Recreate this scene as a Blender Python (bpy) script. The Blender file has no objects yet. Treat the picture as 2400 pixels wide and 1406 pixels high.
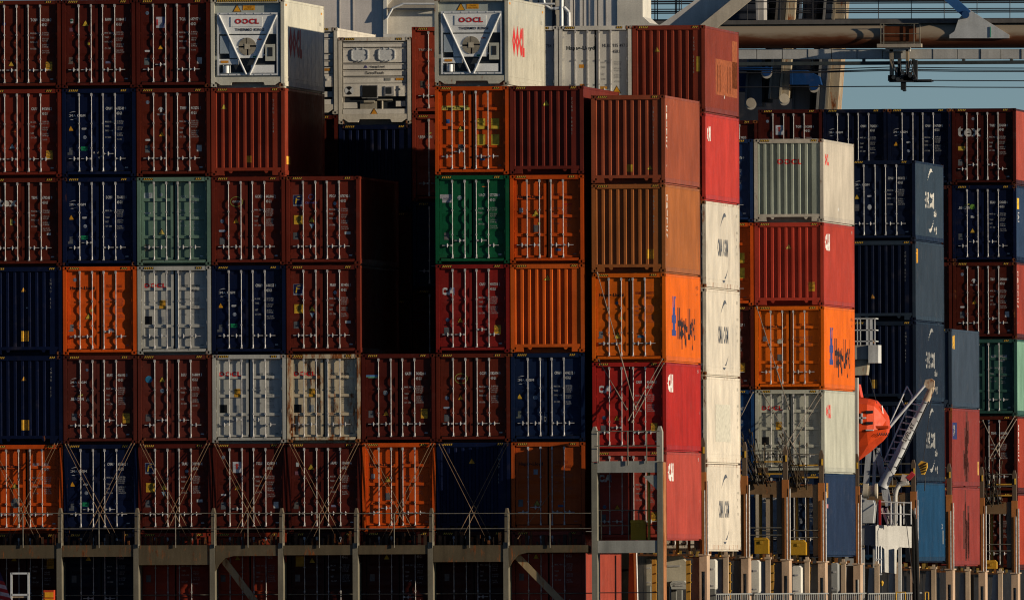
import bpy, bmesh, math, random
from mathutils import Vector, Matrix, noise
random.seed(7)
S = bpy.context.scene
COL = S.collection
R = math.radians

# ------------------------------------------------------------------ camera, sky, sun, exposure
F_PX, CAM = 63262.0, Vector((106.46, -881.51, -1.239))
yw, pt, rl = R(5.775), R(0.569), R(-0.263)
_R = Vector((math.cos(yw), math.sin(yw), 0)); _F = Vector((-math.sin(yw), math.cos(yw), 0)); _U = Vector((0, 0, 1))
_F2 = _F * math.cos(pt) + _U * math.sin(pt); _U2 = _U * math.cos(pt) - _F * math.sin(pt)
_R3 = _R * math.cos(rl) + _U2 * math.sin(rl); _U3 = _U2 * math.cos(rl) - _R * math.sin(rl)
cd = bpy.data.cameras.new('camera'); cam = bpy.data.objects.new('camera', cd); COL.objects.link(cam)
cam.matrix_world = Matrix(((_R3.x, _U3.x, -_F2.x, CAM.x), (_R3.y, _U3.y, -_F2.y, CAM.y), (_R3.z, _U3.z, -_F2.z, CAM.z), (0, 0, 0, 1)))
cd.sensor_width = 36.0; cd.lens = F_PX / 2400 * 36.0; cd.clip_start = 5; cd.clip_end = 20000
S.camera = cam

SUN_AZ, SUN_EL = 13.5, 9.6          # degrees in front of the ship's side, degrees above the horizon
W = bpy.data.worlds.new('World'); S.world = W; W.use_nodes = True
nt = W.node_tree; nt.nodes.clear()
sky = nt.nodes.new('ShaderNodeTexSky'); sky.sky_type = 'NISHITA'; sky.sun_disc = False
sky.sun_elevation = R(SUN_EL); sky.sun_rotation = R(90 + SUN_AZ)
sky.air_density = 0.5; sky.dust_density = 0.0; sky.ozone_density = 2.5
bgn = nt.nodes.new('ShaderNodeBackground'); bgn.inputs['Strength'].default_value = 0.062
wo = nt.nodes.new('ShaderNodeOutputWorld')
nt.links.new(sky.outputs[0], bgn.inputs[0]); nt.links.new(bgn.outputs[0], wo.inputs[0])
sd = bpy.data.lights.new('sun', 'SUN'); sd.energy = 4.8; sd.angle = R(0.5); sd.color = (1.0, 0.86, 0.66)
sun = bpy.data.objects.new('sun', sd); COL.objects.link(sun)
sdir = Vector((math.cos(R(SUN_AZ)) * math.cos(R(SUN_EL)), -math.sin(R(SUN_AZ)) * math.cos(R(SUN_EL)), math.sin(R(SUN_EL))))
sun.rotation_euler = sdir.to_track_quat('Z', 'Y').to_euler(); sun.location = (60, -40, 40)
S.view_settings.view_transform = 'Standard'; S.view_settings.look = 'None'
S.view_settings.exposure = 0.0; S.view_settings.gamma = 1.0
S.view_settings.use_curve_mapping = False
S.render.engine = 'CYCLES'
S.cycles.max_bounces = 4; S.cycles.diffuse_bounces = 1; S.cycles.glossy_bounces = 2
S.render.film_transparent = False; S.cycles.filter_width = 1.15; S.render.filter_size = 1.15

def at(px, py, Y):
    """world point on the plane y=Y that the photograph shows at pixel px, py"""
    d = _F2 + _R3 * ((px - 1200) / F_PX) - _U3 * ((py - 703) / F_PX)
    return CAM + d * ((Y - CAM.y) / d.y)
def ppm(Y): return F_PX / (Y - CAM.y)      # pixels per metre about there

# ------------------------------------------------------------------ materials
def mat_paint(name, streak=1.0, rough=0.42, bump=0.25, rustk=1.0, spec=0.12):
    m = bpy.data.materials.new(name); m.use_nodes = True
    n, l = m.node_tree.nodes, m.node_tree.links
    b = n['Principled BSDF']
    oi = n.new('ShaderNodeObjectInfo'); ge = n.new('ShaderNodeNewGeometry')
    def noi(scale, sc=(1, 1, 1), det=4, rgh=0.55):
        mp = n.new('ShaderNodeMapping'); mp.inputs['Scale'].default_value = sc
        l.new(ge.outputs['Position'], mp.inputs['Vector'])
        t = n.new('ShaderNodeTexNoise'); t.inputs['Scale'].default_value = scale; t.inputs['Detail'].default_value = det
        t.inputs['Roughness'].default_value = rgh; l.new(mp.outputs[0], t.inputs['Vector']); return t.outputs['Fac']
    def mr(v, a, b_, c, d, clamp=True):
        x = n.new('ShaderNodeMapRange'); x.clamp = clamp
        for i, q in zip((1, 2, 3, 4), (a, b_, c, d)):
            if isinstance(q, (int, float)): x.inputs[i].default_value = q
            else: l.new(q, x.inputs[i])
        l.new(v, x.inputs[0]); return x.outputs[0]
    def math_(op, a, b_):
        x = n.new('ShaderNodeMath'); x.operation = op
        for i, q in enumerate((a, b_)):
            if isinstance(q, (int, float)): x.inputs[i].default_value = q
            else: l.new(q, x.inputs[i])
        return x.outputs[0]
    def mix(f, a, b_, typ='MIX'):
        x = n.new('ShaderNodeMix'); x.data_type = 'RGBA'; x.blend_type = typ
        for i, q in ((0, f), (6, a), (7, b_)):
            if isinstance(q, (int, float)): x.inputs[i].default_value = q
            elif isinstance(q, tuple): x.inputs[i].default_value = q
            else: l.new(q, x.inputs[i])
        return x.outputs[2]
    big = mr(noi(0.7, (1, 1, 1), 3), 0.3, 0.7, 0.80, 1.12)
    stk = mr(noi(5.0, (1, 1, 0.09), 5, 0.65), 0.35, 0.75, 1.06, 1.0 - 0.28 * streak)
    sml = mr(noi(22, (1, 1, 1), 3), 0.3, 0.7, 0.90, 1.07)
    v = math_('MULTIPLY', math_('MULTIPLY', big, stk), sml)
    cc = n.new('ShaderNodeCombineColor'); [l.new(v, cc.inputs[i]) for i in range(3)]
    base = mix(1.0, oi.outputs['Color'], cc.outputs[0], 'MULTIPLY')
    # chalky fading patches
    fade = mr(noi(1.6, (1, 0.6, 1.3), 5), 0.58, 0.78, 0.0, 0.09 * streak)
    base = mix(fade, base, (0.34, 0.27, 0.22, 1))
    # rust: patches plus runs downwards, amount in the object's alpha
    rn = math_('ADD', math_('MULTIPLY', noi(3.2, (1, 1, 0.35), 8, 0.7), 0.6), math_('MULTIPLY', noi(9, (1, 1, 0.12), 6, 0.7), 0.4))
    thr = mr(oi.outputs['Alpha'], 0.0, 1.0, 0.74, 0.40)
    hi = math_('ADD', thr, 0.07)
    rm = math_('MULTIPLY', mr(rn, thr, hi, 0.0, 1.0), rustk)
    rc = n.new('ShaderNodeValToRGB'); rc.color_ramp.elements[0].color = (0.055, 0.016, 0.006, 1); rc.color_ramp.elements[1].color = (0.42, 0.135, 0.035, 1)
    rc.color_ramp.elements[0].position = 0.35; rc.color_ramp.elements[1].position = 0.68
    l.new(noi(6, (1, 1, 0.5), 6, 0.7), rc.inputs[0])
    base = mix(rm, base, rc.outputs[0])
    l.new(base, b.inputs['Base Color'])
    rr = math_('ADD', math_('MULTIPLY', rm, 0.35), mr(noi(4, (1, 1, 1), 4), 0.3, 0.7, rough - 0.08, rough + 0.14))
    l.new(rr, b.inputs['Roughness'])
    b.inputs['Specular IOR Level'].default_value = spec
    bp = n.new('ShaderNodeBump'); bp.inputs['Strength'].default_value = bump; bp.inputs['Distance'].default_value = 0.02
    hgt = math_('ADD', noi(1.9, (1, 1, 1), 3), math_('MULTIPLY', rm, 0.12))
    l.new(hgt, bp.inputs['Height']); l.new(bp.outputs[0], b.inputs['Normal'])
    return m
PAINT = mat_paint('weathered_paint', streak=0.6)
SMOOTH = mat_paint('smooth_panel_paint', streak=0.45, bump=0.12, rough=0.36)
STEELP = mat_paint('deck_steel_paint', streak=1.0, rough=0.5, bump=0.35)
def flat(name, col, rough=0.6, metal=0.0, var=0.25):
    m = bpy.data.materials.new(name); m.use_nodes = True
    n, l = m.node_tree.nodes, m.node_tree.links; b = n['Principled BSDF']
    b.inputs['Roughness'].default_value = rough; b.inputs['Metallic'].default_value = metal; b.inputs['Specular IOR Level'].default_value = 0.2
    ge = n.new('ShaderNodeNewGeometry'); t = n.new('ShaderNodeTexNoise'); t.inputs['Scale'].default_value = 9; t.inputs['Detail'].default_value = 5
    l.new(ge.outputs['Position'], t.inputs['Vector'])
    mr = n.new('ShaderNodeMapRange'); mr.inputs[1].default_value = .3; mr.inputs[2].default_value = .7; mr.inputs[3].default_value = 1 - var; mr.inputs[4].default_value = 1 + var * .4
    l.new(t.outputs['Fac'], mr.inputs[0])
    x = n.new('ShaderNodeMix'); x.data_type = 'RGBA'; x.blend_type = 'MULTIPLY'; x.inputs[0].default_value = 1
    if col is None:
        oi = n.new('ShaderNodeObjectInfo'); l.new(oi.outputs['Color'], x.inputs[6])
    else: x.inputs[6].default_value = (*col, 1)
    cc = n.new('ShaderNodeCombineColor'); [l.new(mr.outputs[0], cc.inputs[i]) for i in range(3)]
    l.new(cc.outputs[0], x.inputs[7]); l.new(x.outputs[2], b.inputs['Base Color'])
    return m
DECAL = flat('decal_print', None, 0.55, 0, 0.35)
RAILM = flat('painted_rail', (0.18, 0.165, 0.13), 0.6, 0, 0.4)
GALV = flat('galvanised_steel', (0.52, 0.50, 0.48), 0.5, 0.1, 0.4)
PRAIL = flat('pale_rail', (0.30, 0.31, 0.30), 0.6)
TANM = flat('tan_slats', (0.50, 0.44, 0.33), 0.6)
BLACK = flat('black_rubber', (0.012, 0.012, 0.012), 0.8)
YELP = flat('hazard_yellow', (0.72, 0.42, 0.05), 0.6)
DARKM = flat('dark_machinery', (0.03, 0.035, 0.04), 0.5)
AMBER = flat('amber_sticker', (0.80, 0.36, 0.02), 0.55, 0, 0.2)
ALU = flat('painted_aluminium', (0.70, 0.71, 0.70), 0.4, 0.1, 0.12)
def mat_boom():
    m = bpy.data.materials.new('rusting_boom_paint'); m.use_nodes = True; n, l = m.node_tree.nodes, m.node_tree.links; b = n['Principled BSDF']
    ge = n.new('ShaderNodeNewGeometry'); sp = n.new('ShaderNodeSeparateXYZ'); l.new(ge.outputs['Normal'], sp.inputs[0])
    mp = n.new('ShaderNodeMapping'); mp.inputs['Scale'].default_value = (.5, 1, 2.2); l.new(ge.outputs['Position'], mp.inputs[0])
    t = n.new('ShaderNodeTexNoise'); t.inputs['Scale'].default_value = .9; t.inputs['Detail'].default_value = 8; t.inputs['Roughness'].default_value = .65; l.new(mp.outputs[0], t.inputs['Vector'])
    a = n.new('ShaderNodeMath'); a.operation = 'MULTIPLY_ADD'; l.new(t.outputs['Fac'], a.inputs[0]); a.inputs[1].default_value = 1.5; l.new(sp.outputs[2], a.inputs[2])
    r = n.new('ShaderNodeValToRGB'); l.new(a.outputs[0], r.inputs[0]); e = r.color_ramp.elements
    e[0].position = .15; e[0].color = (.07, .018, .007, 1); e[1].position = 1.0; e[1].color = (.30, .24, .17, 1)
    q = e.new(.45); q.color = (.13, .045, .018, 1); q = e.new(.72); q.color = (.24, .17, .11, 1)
    l.new(r.outputs[0], b.inputs['Base Color']); b.inputs['Roughness'].default_value = .6; b.inputs['Specular IOR Level'].default_value = .2
    return m
BOOMM = mat_boom()
WIRE = flat('wire_rope', (0.03, 0.03, 0.035), 0.6)

# ------------------------------------------------------------------ mesh building
class MB:
    def __init__(s): s.v = []; s.f = []; s.m = []; s.k = 0; s.sm = []
    def add(s, vs, fs, sm=False):
        o = len(s.v); s.v += [tuple(v) for v in vs]
        for f in fs: s.f.append([i + o for i in f]); s.m.append(s.k); s.sm.append(sm)
        return s
    def box(s, x0, x1, y0, y1, z0, z1):
        if x1 < x0: x0, x1 = x1, x0
        if y1 < y0: y0, y1 = y1, y0
        if z1 < z0: z0, z1 = z1, z0
        return s.add([(x0, y0, z0), (x1, y0, z0), (x1, y1, z0), (x0, y1, z0), (x0, y0, z1), (x1, y0, z1), (x1, y1, z1), (x0, y1, z1)],
                     [(0, 3, 2, 1), (4, 5, 6, 7), (0, 1, 5, 4), (1, 2, 6, 5), (2, 3, 7, 6), (3, 0, 4, 7)])
    def tube(s, a, b, r, n=8, r2=None):
        a = Vector(a); b = Vector(b); d = (b - a).normalized(); r2 = r if r2 is None else r2
        u = d.orthogonal().normalized(); w = d.cross(u)
        vs = []
        for p, q in ((a, r), (b, r2)):
            for i in range(n):
                t = 2 * math.pi * i / n; vs.append(p + (u * math.cos(t) + w * math.sin(t)) * q)
        s.add(vs, [(i, (i + 1) % n, n + (i + 1) % n, n + i) for i in range(n)], True)
        s.add(vs, [tuple(range(n - 1, -1, -1)), tuple(range(n, 2 * n))])
        return s
    def path(s, pts, r, n=8):
        for a, b in zip(pts[:-1], pts[1:]): s.tube(a, b, r, n)
        return s
    def beam(s, a, b, w, h, up=(0, 0, 1)):
        a = Vector(a); b = Vector(b); d = (b - a).normalized(); u = Vector(up)
        x = d.cross(u).normalized(); z = x.cross(d)
        vs = []
        for p in (a, b):
            for i, j in ((-1, -1), (1, -1), (1, 1), (-1, 1)): vs.append(p + x * (w / 2 * i) + z * (h / 2 * j))
        return s.add(vs, [(0, 3, 2, 1), (4, 5, 6, 7), (0, 1, 5, 4), (1, 2, 6, 5), (2, 3, 7, 6), (3, 0, 4, 7)])
    def prism(s, pts, y0, y1):
        """polygon in x,z (counter-clockwise seen from -y) given depth"""
        n = len(pts); vs = [(p[0], y0, p[1]) for p in pts] + [(p[0], y1, p[1]) for p in pts]
        return s.add(vs, [tuple(range(n)), tuple(range(2 * n - 1, n - 1, -1))] + [((i + 1) % n, i, n + i, n + (i + 1) % n) for i in range(n)])
    def prism_pts(s, P, off):
        n = len(P); P = [Vector(p) for p in P]; off = Vector(off)
        return s.add(P + [p + off for p in P], [tuple(range(n)), tuple(range(2 * n - 1, n - 1, -1))] + [((i + 1) % n, i, n + i, n + (i + 1) % n) for i in range(n)])
    def mesh(s, name, mats):
        me = bpy.data.meshes.new(name); me.from_pydata(s.v, [], s.f)
        for m in mats: me.materials.append(m)
        for p, k, q in zip(me.polygons, s.m, s.sm): p.material_index = min(k, len(mats) - 1); p.use_smooth = q
        me.update(); return me
CACHE = {}
def cached(key, fn):
    if key not in CACHE: CACHE[key] = fn()
    return CACHE[key]
def ob(name, me, parent=None, col=None, loc=(0, 0, 0), rust=0.0):
    o = bpy.data.objects.new(name, me); COL.objects.link(o); o.parent = parent; o.location = loc
    o.color = (*(col or (0.5, 0.5, 0.5)), rust); return o
def tag(o, label=None, cat=None, group=None, kind=None):
    if label: o['label'] = label
    if cat: o['category'] = cat
    if group: o['group'] = group
    if kind: o['kind'] = kind
    return o
def thing(name, loc, label, cat, group=None):
    o = bpy.data.objects.new(name, None); COL.objects.link(o); o.location = loc; o.empty_display_size = .2
    return tag(o, label, cat, group)
def part(name, mb, mats, parent, col=None, rust=0.0):
    """mesh given in world coordinates, attached to a thing at its own origin"""
    me = mb.mesh(name, mats if isinstance(mats, (list, tuple)) else [mats])
    o = ob(name, me, parent, col, rust=rust)
    if parent is not None:
        L = Vector((0, 0, 0)); p = parent
        while p is not None: L += Vector(p.location); p = p.parent
        o.location = -L
    return o

# ------------------------------------------------------------------ lettering
def text_me(txt, h, sx=1.0, bold=0.0, res=1, align='LEFT'):
    key = ('t', txt, h, sx, bold, res, align)
    def mk():
        cu = bpy.data.curves.new('lettering', 'FONT'); cu.body = txt; cu.size = h / 0.72; cu.resolution_u = res
        cu.offset = bold * h * 2.2; cu.align_x = align; cu.space_line = 0.95; cu.space_character = 1.0 + bold * 5.5
        o = bpy.data.objects.new('lettering', cu); COL.objects.link(o)
        dg = bpy.context.evaluated_depsgraph_get(); me = bpy.data.meshes.new_from_object(o.evaluated_get(dg))
        bpy.data.objects.remove(o); bpy.data.curves.remove(cu)
        for v in me.vertices: v.co.x *= sx
        return me
    return cached(key, mk)
def interp(prof, t):
    if t <= prof[0][0]: return prof[0][1]
    for (a, b), (c, d) in zip(prof[:-1], prof[1:]):
        if t <= c: return b + (d - b) * (t - a) / max(c - a, 1e-9)
    return prof[-1][1]
def conform(me, axis, prof, x0, z0, eps=0.004):
    """lay a flat print (x, y in its own plane) on a corrugated wall: axis 'z' (horizontal ribs), 'x' (upright ribs)
    returns a mesh with coordinates x, depth, z of the wall"""
    bm = bmesh.new(); bm.from_mesh(me)
    for v in bm.verts: v.co = Vector((v.co.x + x0, v.co.y + z0, 0))
    k = 1 if axis == 'z' else 0
    if prof and len(bm.verts):
        lo = min(v.co[k] for v in bm.verts); hi = max(v.co[k] for v in bm.verts)
        for t, _ in prof:
            if lo < t < hi:
                co = Vector((0, 0, 0)); co[k] = t; no = Vector((0, 0, 0)); no[k] = 1
                bmesh.ops.bisect_plane(bm, geom=bm.verts[:] + bm.edges[:] + bm.faces[:], plane_co=co, plane_no=no)
    for v in bm.verts:
        d = (interp(prof, v.co[k]) if isinstance(prof, list) and len(prof) else 0.0) - eps
        v.co = Vector((v.co.x, d, v.co.y))
    out = bpy.data.meshes.new('print'); bm.to_mesh(out); bm.free()
    out.materials.clear(); out.materials.append(DECAL)
    return out
def poly_me(polys, name='shape'):
    mb = MB()
    for p in polys: mb.add([(x, y, 0) for x, y in p], [tuple(range(len(p)))])
    return mb.mesh(name, [])
def rect(w, h): return poly_me([[(-w / 2, -h / 2), (w / 2, -h / 2), (w / 2, h / 2), (-w / 2, h / 2)]])
def disc(r, n=14, rx=1.0, r0=None):
    if r0 is None: return poly_me([[(math.cos(2 * math.pi * i / n) * r * rx, math.sin(2 * math.pi * i / n) * r) for i in range(n)]])
    P = []
    for i in range(n):
        a, b = 2 * math.pi * i / n, 2 * math.pi * (i + 1) / n
        P.append([(math.cos(a) * r * rx, math.sin(a) * r), (math.cos(b) * r * rx, math.sin(b) * r), (math.cos(b) * r0 * rx, math.sin(b) * r0), (math.cos(a) * r0 * rx, math.sin(a) * r0)])
    return poly_me(P)
def tri(s): return poly_me([[(-s, 0), (s, 0), (0.0, s * 1.75)]])
def swoosh(L, h, flip=1):
    """crescent-like brush stroke, thick at one end"""
    n = 8; top = []; bot = []
    for i in range(n + 1):
        t = i / n; x = (t - .5) * L; y = math.sin(t * 1.9) * h * .9
        th = h * .42 * math.sin(math.pi * min(1, t * 1.02)) ** .8 * (t + .15)
        top.append((x, y + th)); bot.append((x, y - th * .1))
    P = [(a, b) for a, b in bot] + [(a, b) for a, b in reversed(top)]
    Q = []
    for i in range(n): Q.append([bot[i], bot[i + 1], top[i + 1], top[i]])
    if flip < 0: Q = [[(-a, -b) for a, b in q] for q in Q]
    return poly_me(Q)
# ------------------------------------------------------------------ the container
CW, CL, CH = 2.438, 12.192, 2.896
ZL, ZH = 0.20, 2.74
def prof_doorZ():
    P = [(ZL, .070)]; z = ZL + .10
    while z + .5 < ZH:
        P += [(z, .070), (z + .11, .092), (z + .25, .092), (z + .36, .070)]; z += .495
    return P + [(ZH, .070)]
def prof_doorP():
    P = [(ZL, .070)]; z = ZL + .05
    for k in range(4):
        hh = (.62, .50, .50, .52)[k]
        P += [(z, .070), (z + .015, .112), (z + hh, .112), (z + hh + .015, .070)]; z += hh + .11
    return P + [(ZH, .070)]
def prof_end():
    P = [(.13, .035)]; x = .17
    while x + .25 < 2.31:
        P += [(x, .035), (x + .03, .095), (x + .135, .095), (x + .165, .035)]; x += .242
    return P + [(2.308, .035)]
def prof_flatdoor(): return [(ZL, .075), (ZH, .075)]
def prof_side():
    P = []; y = .18
    while y + .29 < CL - .15:
        P += [(y, 0.012), (y + .072, .012), (y + .14, .048), (y + .21, .048)]; y += .2782
    return P + [(CL - .14, .012)]
PROF = {'Z': ('z', prof_doorZ()), 'P': ('z', prof_doorP()), 'E': ('x', prof_end()), 'D': ('z', prof_flatdoor())}
SIDEP = prof_side()

def me_side(flatp):
    def mk():
        mb = MB(); z0, z1 = .17, CH - .09
        P = [(.1, .02), (CL - .1, .02)] if flatp else [(.1, .012)] + SIDEP + [(CL - .1, .012)]
        vs = []
        for y, d in P: vs += [(CW - d, y, z0), (CW - d, y, z1)]
        mb.add(vs, [(2 * i, 2 * i + 2, 2 * i + 3, 2 * i + 1) for i in range(len(P) - 1)])
        mb.box(CW - .10, CW - .07, .1, CL - .1, z0, z1)
        if flatp:   # scuff strip and riveted seams
            mb.box(CW - .03, CW - .012, .1, CL - .1, .30, .36)
            for k in range(1, 10): mb.box(CW - .03, CW - .0185, k * 1.2, k * 1.2 + .02, z0, z1)
        return mb.mesh('side_wall', [SMOOTH if flatp else PAINT])
    return cached(('side', flatp), mk)
def me_frame(kind):
    def mk():
        mb = MB(); fl = kind in 'RH'
        pw = .125
        for x0, x1 in ((0, pw), (CW - pw, CW)):
            mb.box(x0 + .004, x1 - .004, .004, .12, .118, CH - .118)        # front posts
            mb.box(x0 + .004, x1 - .004, CL - .12, CL - .004, .118, CH - .118)
        if kind == 'E':
            mb.box(.178, CW - .178, .006, .10, CH - .15, CH - .004)
            mb.box(pw, CW - pw, .01, .10, .17, .27)
            mb.box(.178, .42, .012, .16, .02, .169); mb.box(CW - .42, CW - .178, .012, .16, .02, .169)
            for xx in (.56, CW - .70): mb.prism([(xx, .169), (xx + .05, .09), (xx + .10, .09), (xx + .15, .169)], .02, .10)
        elif kind in 'ZPD':
            mb.box(.178, CW - .178, .006, .10, CH - .14, CH - .004)
            mb.box(.178, CW - .178, .006, .12, .085, .175)
            for xx in (.50, .92, 1.29, 1.69): mb.box(xx, xx + .10, .0, .0055, .13, .172)
        else:
            mb.box(.178, CW - .178, .006, .10, CH - .13, CH - .004)
            mb.box(pw, CW - pw, .012, .16, .16, .33)
            mb.prism([(.178, .16), (.32, .06), (.66, .06), (.70, .16)], .014, .16)
            mb.prism([(CW - .70, .16), (CW - .66, .06), (CW - .32, .06), (CW - .178, .16)], .014, .16)
        mb.box(.178, CW - .178, CL - .1, CL - .006, CH - .14, CH - .004); mb.box(.178, CW - .178, CL - .1, CL - .006, .04, .17)
        for x0, x1 in ((.006, .07), (CW - .07, CW - .006)):
            mb.box(x0, x1, .178, CL - .178, CH - .092, CH - .02)            # top rails
            mb.box(x0, x1, .178, CL - .178, .035, .172)                     # bottom rails
        mb.box(CW - .09, CW - .0005, .178, CL - .178, .172, .185)
        return mb.mesh('frame', [PAINT])
    return cached(('frame', kind), mk)
def me_casting():
    def mk():
        mb = MB(); w, d, h = .178, .162, .118
        def ringed(o, u, v, nrm, U, V, ru, rv):
            o = Vector(o); u = Vector(u); v = Vector(v); nrm = Vector(nrm); n = 10
            outer = []; inn = []; back = []
            for i in range(n):
                t = 2 * math.pi * i / n; c, s = math.cos(t), math.sin(t); k = 1 / max(abs(c), abs(s))
                outer.append(o + u * (U / 2 + c * k * U / 2) + v * (V / 2 + s * k * V / 2))
                inn.append(o + u * (U / 2 + c * ru) + v * (V / 2 + s * rv)); back.append(inn[-1] - nrm * .05)
            mb.k = 0; mb.add(outer + inn, [(i, (i + 1) % n, n + (i + 1) % n, n + i) for i in range(n)])
            mb.k = 1; mb.add(inn + back, [(i, (i + 1) % n, n + (i + 1) % n, n + i) for i in range(n)])
            mb.add(back, [tuple(range(n))])
        ringed((0, 0, 0), (1, 0, 0), (0, 0, 1), (0, -1, 0), w, h, .030, .040)
        ringed((w, 0, 0), (0, 1, 0), (0, 0, 1), (1, 0, 0), d, h, .026, .040)
        mb.k = 0
        mb.add([(0, 0, 0), (w, 0, 0), (w, d, 0), (0, d, 0), (0, 0, h), (w, 0, h), (w, d, h), (0, d, h)], [(0, 3, 2, 1), (4, 5, 6, 7), (2, 3, 7, 6), (3, 0, 4, 7)])
        return mb.mesh('corner_casting', [STEELP, BLACK])
    return cached('casting', mk)
def me_door(kind, right):
    def mk():
        mb = MB(); ax, P = PROF[kind]
        a, b = (1.246, 2.300) if right else (.138, 1.192)
        m = .085 if kind != 'D' else .0
        if kind == 'D':
            mb.box(a, b, .075, .13, ZL + .02, ZH - .01)
            mb.k = 1; mb.box(a - .012, b + .012, .10, .125, ZL, ZH + .015); mb.k = 0
        else:
            mb.box(a, a + m, .068, .125, ZL, ZH); mb.box(b - m, b, .068, .125, ZL, ZH)
            vs = []
            for z, d in P: vs += [(a + m, d, z), (b - m, d, z)]
            mb.add(vs, [(2 * i, 2 * i + 1, 2 * i + 3, 2 * i + 2) for i in range(len(P) - 1)])
            for q, sg in ((a + m, 1), (b - m, 0)):      # flanks of the recesses
                for i in range(len(P) - 1):
                    (z0, d0), (z1, d1) = P[i], P[i + 1]
                    if max(d0, d1) > .071:
                        vv = [(q, .0675, z0), (q, d0, z0), (q, d1, z1), (q, .0675, z1)]
                        mb.add(vv, [(0, 1, 2, 3)])
            mb.box(a, b, .120, .135, ZL, ZH)
            mb.k = 1
            mb.box(a - .011, a, .075, .105, ZL, ZH); mb.box(b, b + .011, .075, .105, ZL, ZH)    # gaskets
            mb.box(a, b, .075, .105, ZH, ZH + .014); mb.box(a, b, .075, .105, ZL - .014, ZL)
        return mb.mesh('door', [SMOOTH if kind == 'D' else PAINT, BLACK])
    return cached(('door', kind, right), mk)
def me_bar():
    def mk():
        mb = MB(); r = .0145
        mb.tube((0, .052, .09), (0, .052, 2.82), r, 8)
        for z in (.16, 2.70): mb.box(-.030, .030, .016, .066, z - .045, z + .045)      # cam keepers
        for z in (.15, 2.68): mb.tube((0, .052, z), (0, .052, z + .15), .026, 8)
        for z in (.95, 1.75, ): mb.box(-.026, .026, .028, .068, z - .022, z + .022)
        return mb.mesh('locking_bar', [GALV])
    return cached('bar', mk)
def me_handle(s):
    def mk():
        mb = MB()
        mb.box(0, s * .34,   .028, .046, .60 - .010, .60 + .010)
        mb.box(s * .14, s * .20, .015, .066, .565, .635); mb.tube((s * .17, .02, .535), (s * .17, .02, .665), .014, 6)
        mb.box(s * .0, s * .06, .016, .066, .57, .63)
        return mb.mesh('door_handle', [GALV])
    return cached(('handle', s), mk)
def me_hinge(k):
    def mk():
        mb = MB(); mb.box(0, .13, .02 if k else .03, .052, -.035, .035); mb.tube((.0, .03, -.05), (.0, .03, .05), .018, 6)
        return mb.mesh('hinge', [GALV if k else PAINT])
    return cached(('hinge', k), mk)
def me_end():
    def mk():
        mb = MB(); P = PROF['E'][1]; vs = []
        for x, d in P: vs += [(x, d, .27), (x, d, 2.75)]
        mb.add(vs, [(2 * i, 2 * i + 2, 2 * i + 3, 2 * i + 1) for i in range(len(P) - 1)])
        mb.box(.13, 2.308, .10, .12, .27, 2.75)
        return mb.mesh('end_wall', [PAINT])
    return cached('end', mk)
def me_haz(n, kind):
    def mk():
        mb = MB()
        mb.box(0, n * .062 + .02, -.002, .004, 0, .075)
        mb.k = 1
        for i in range(n):
            x = .012 + i * .062; mb.add([(x, -.0045, .006), (x + .028, -.0045, .006), (x + .058, -.0045, .069), (x + .03, -.0045, .069)], [(0, 1, 2, 3)])
        return mb.mesh('hazard_stripe', [BLACK, YELP])
    return cached(('haz', n, kind), mk)
def me_simple(key, fn, name, mats): return cached(key, lambda: (lambda mb: (fn(mb), mb.mesh(name, mats))[1])(MB()))

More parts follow.
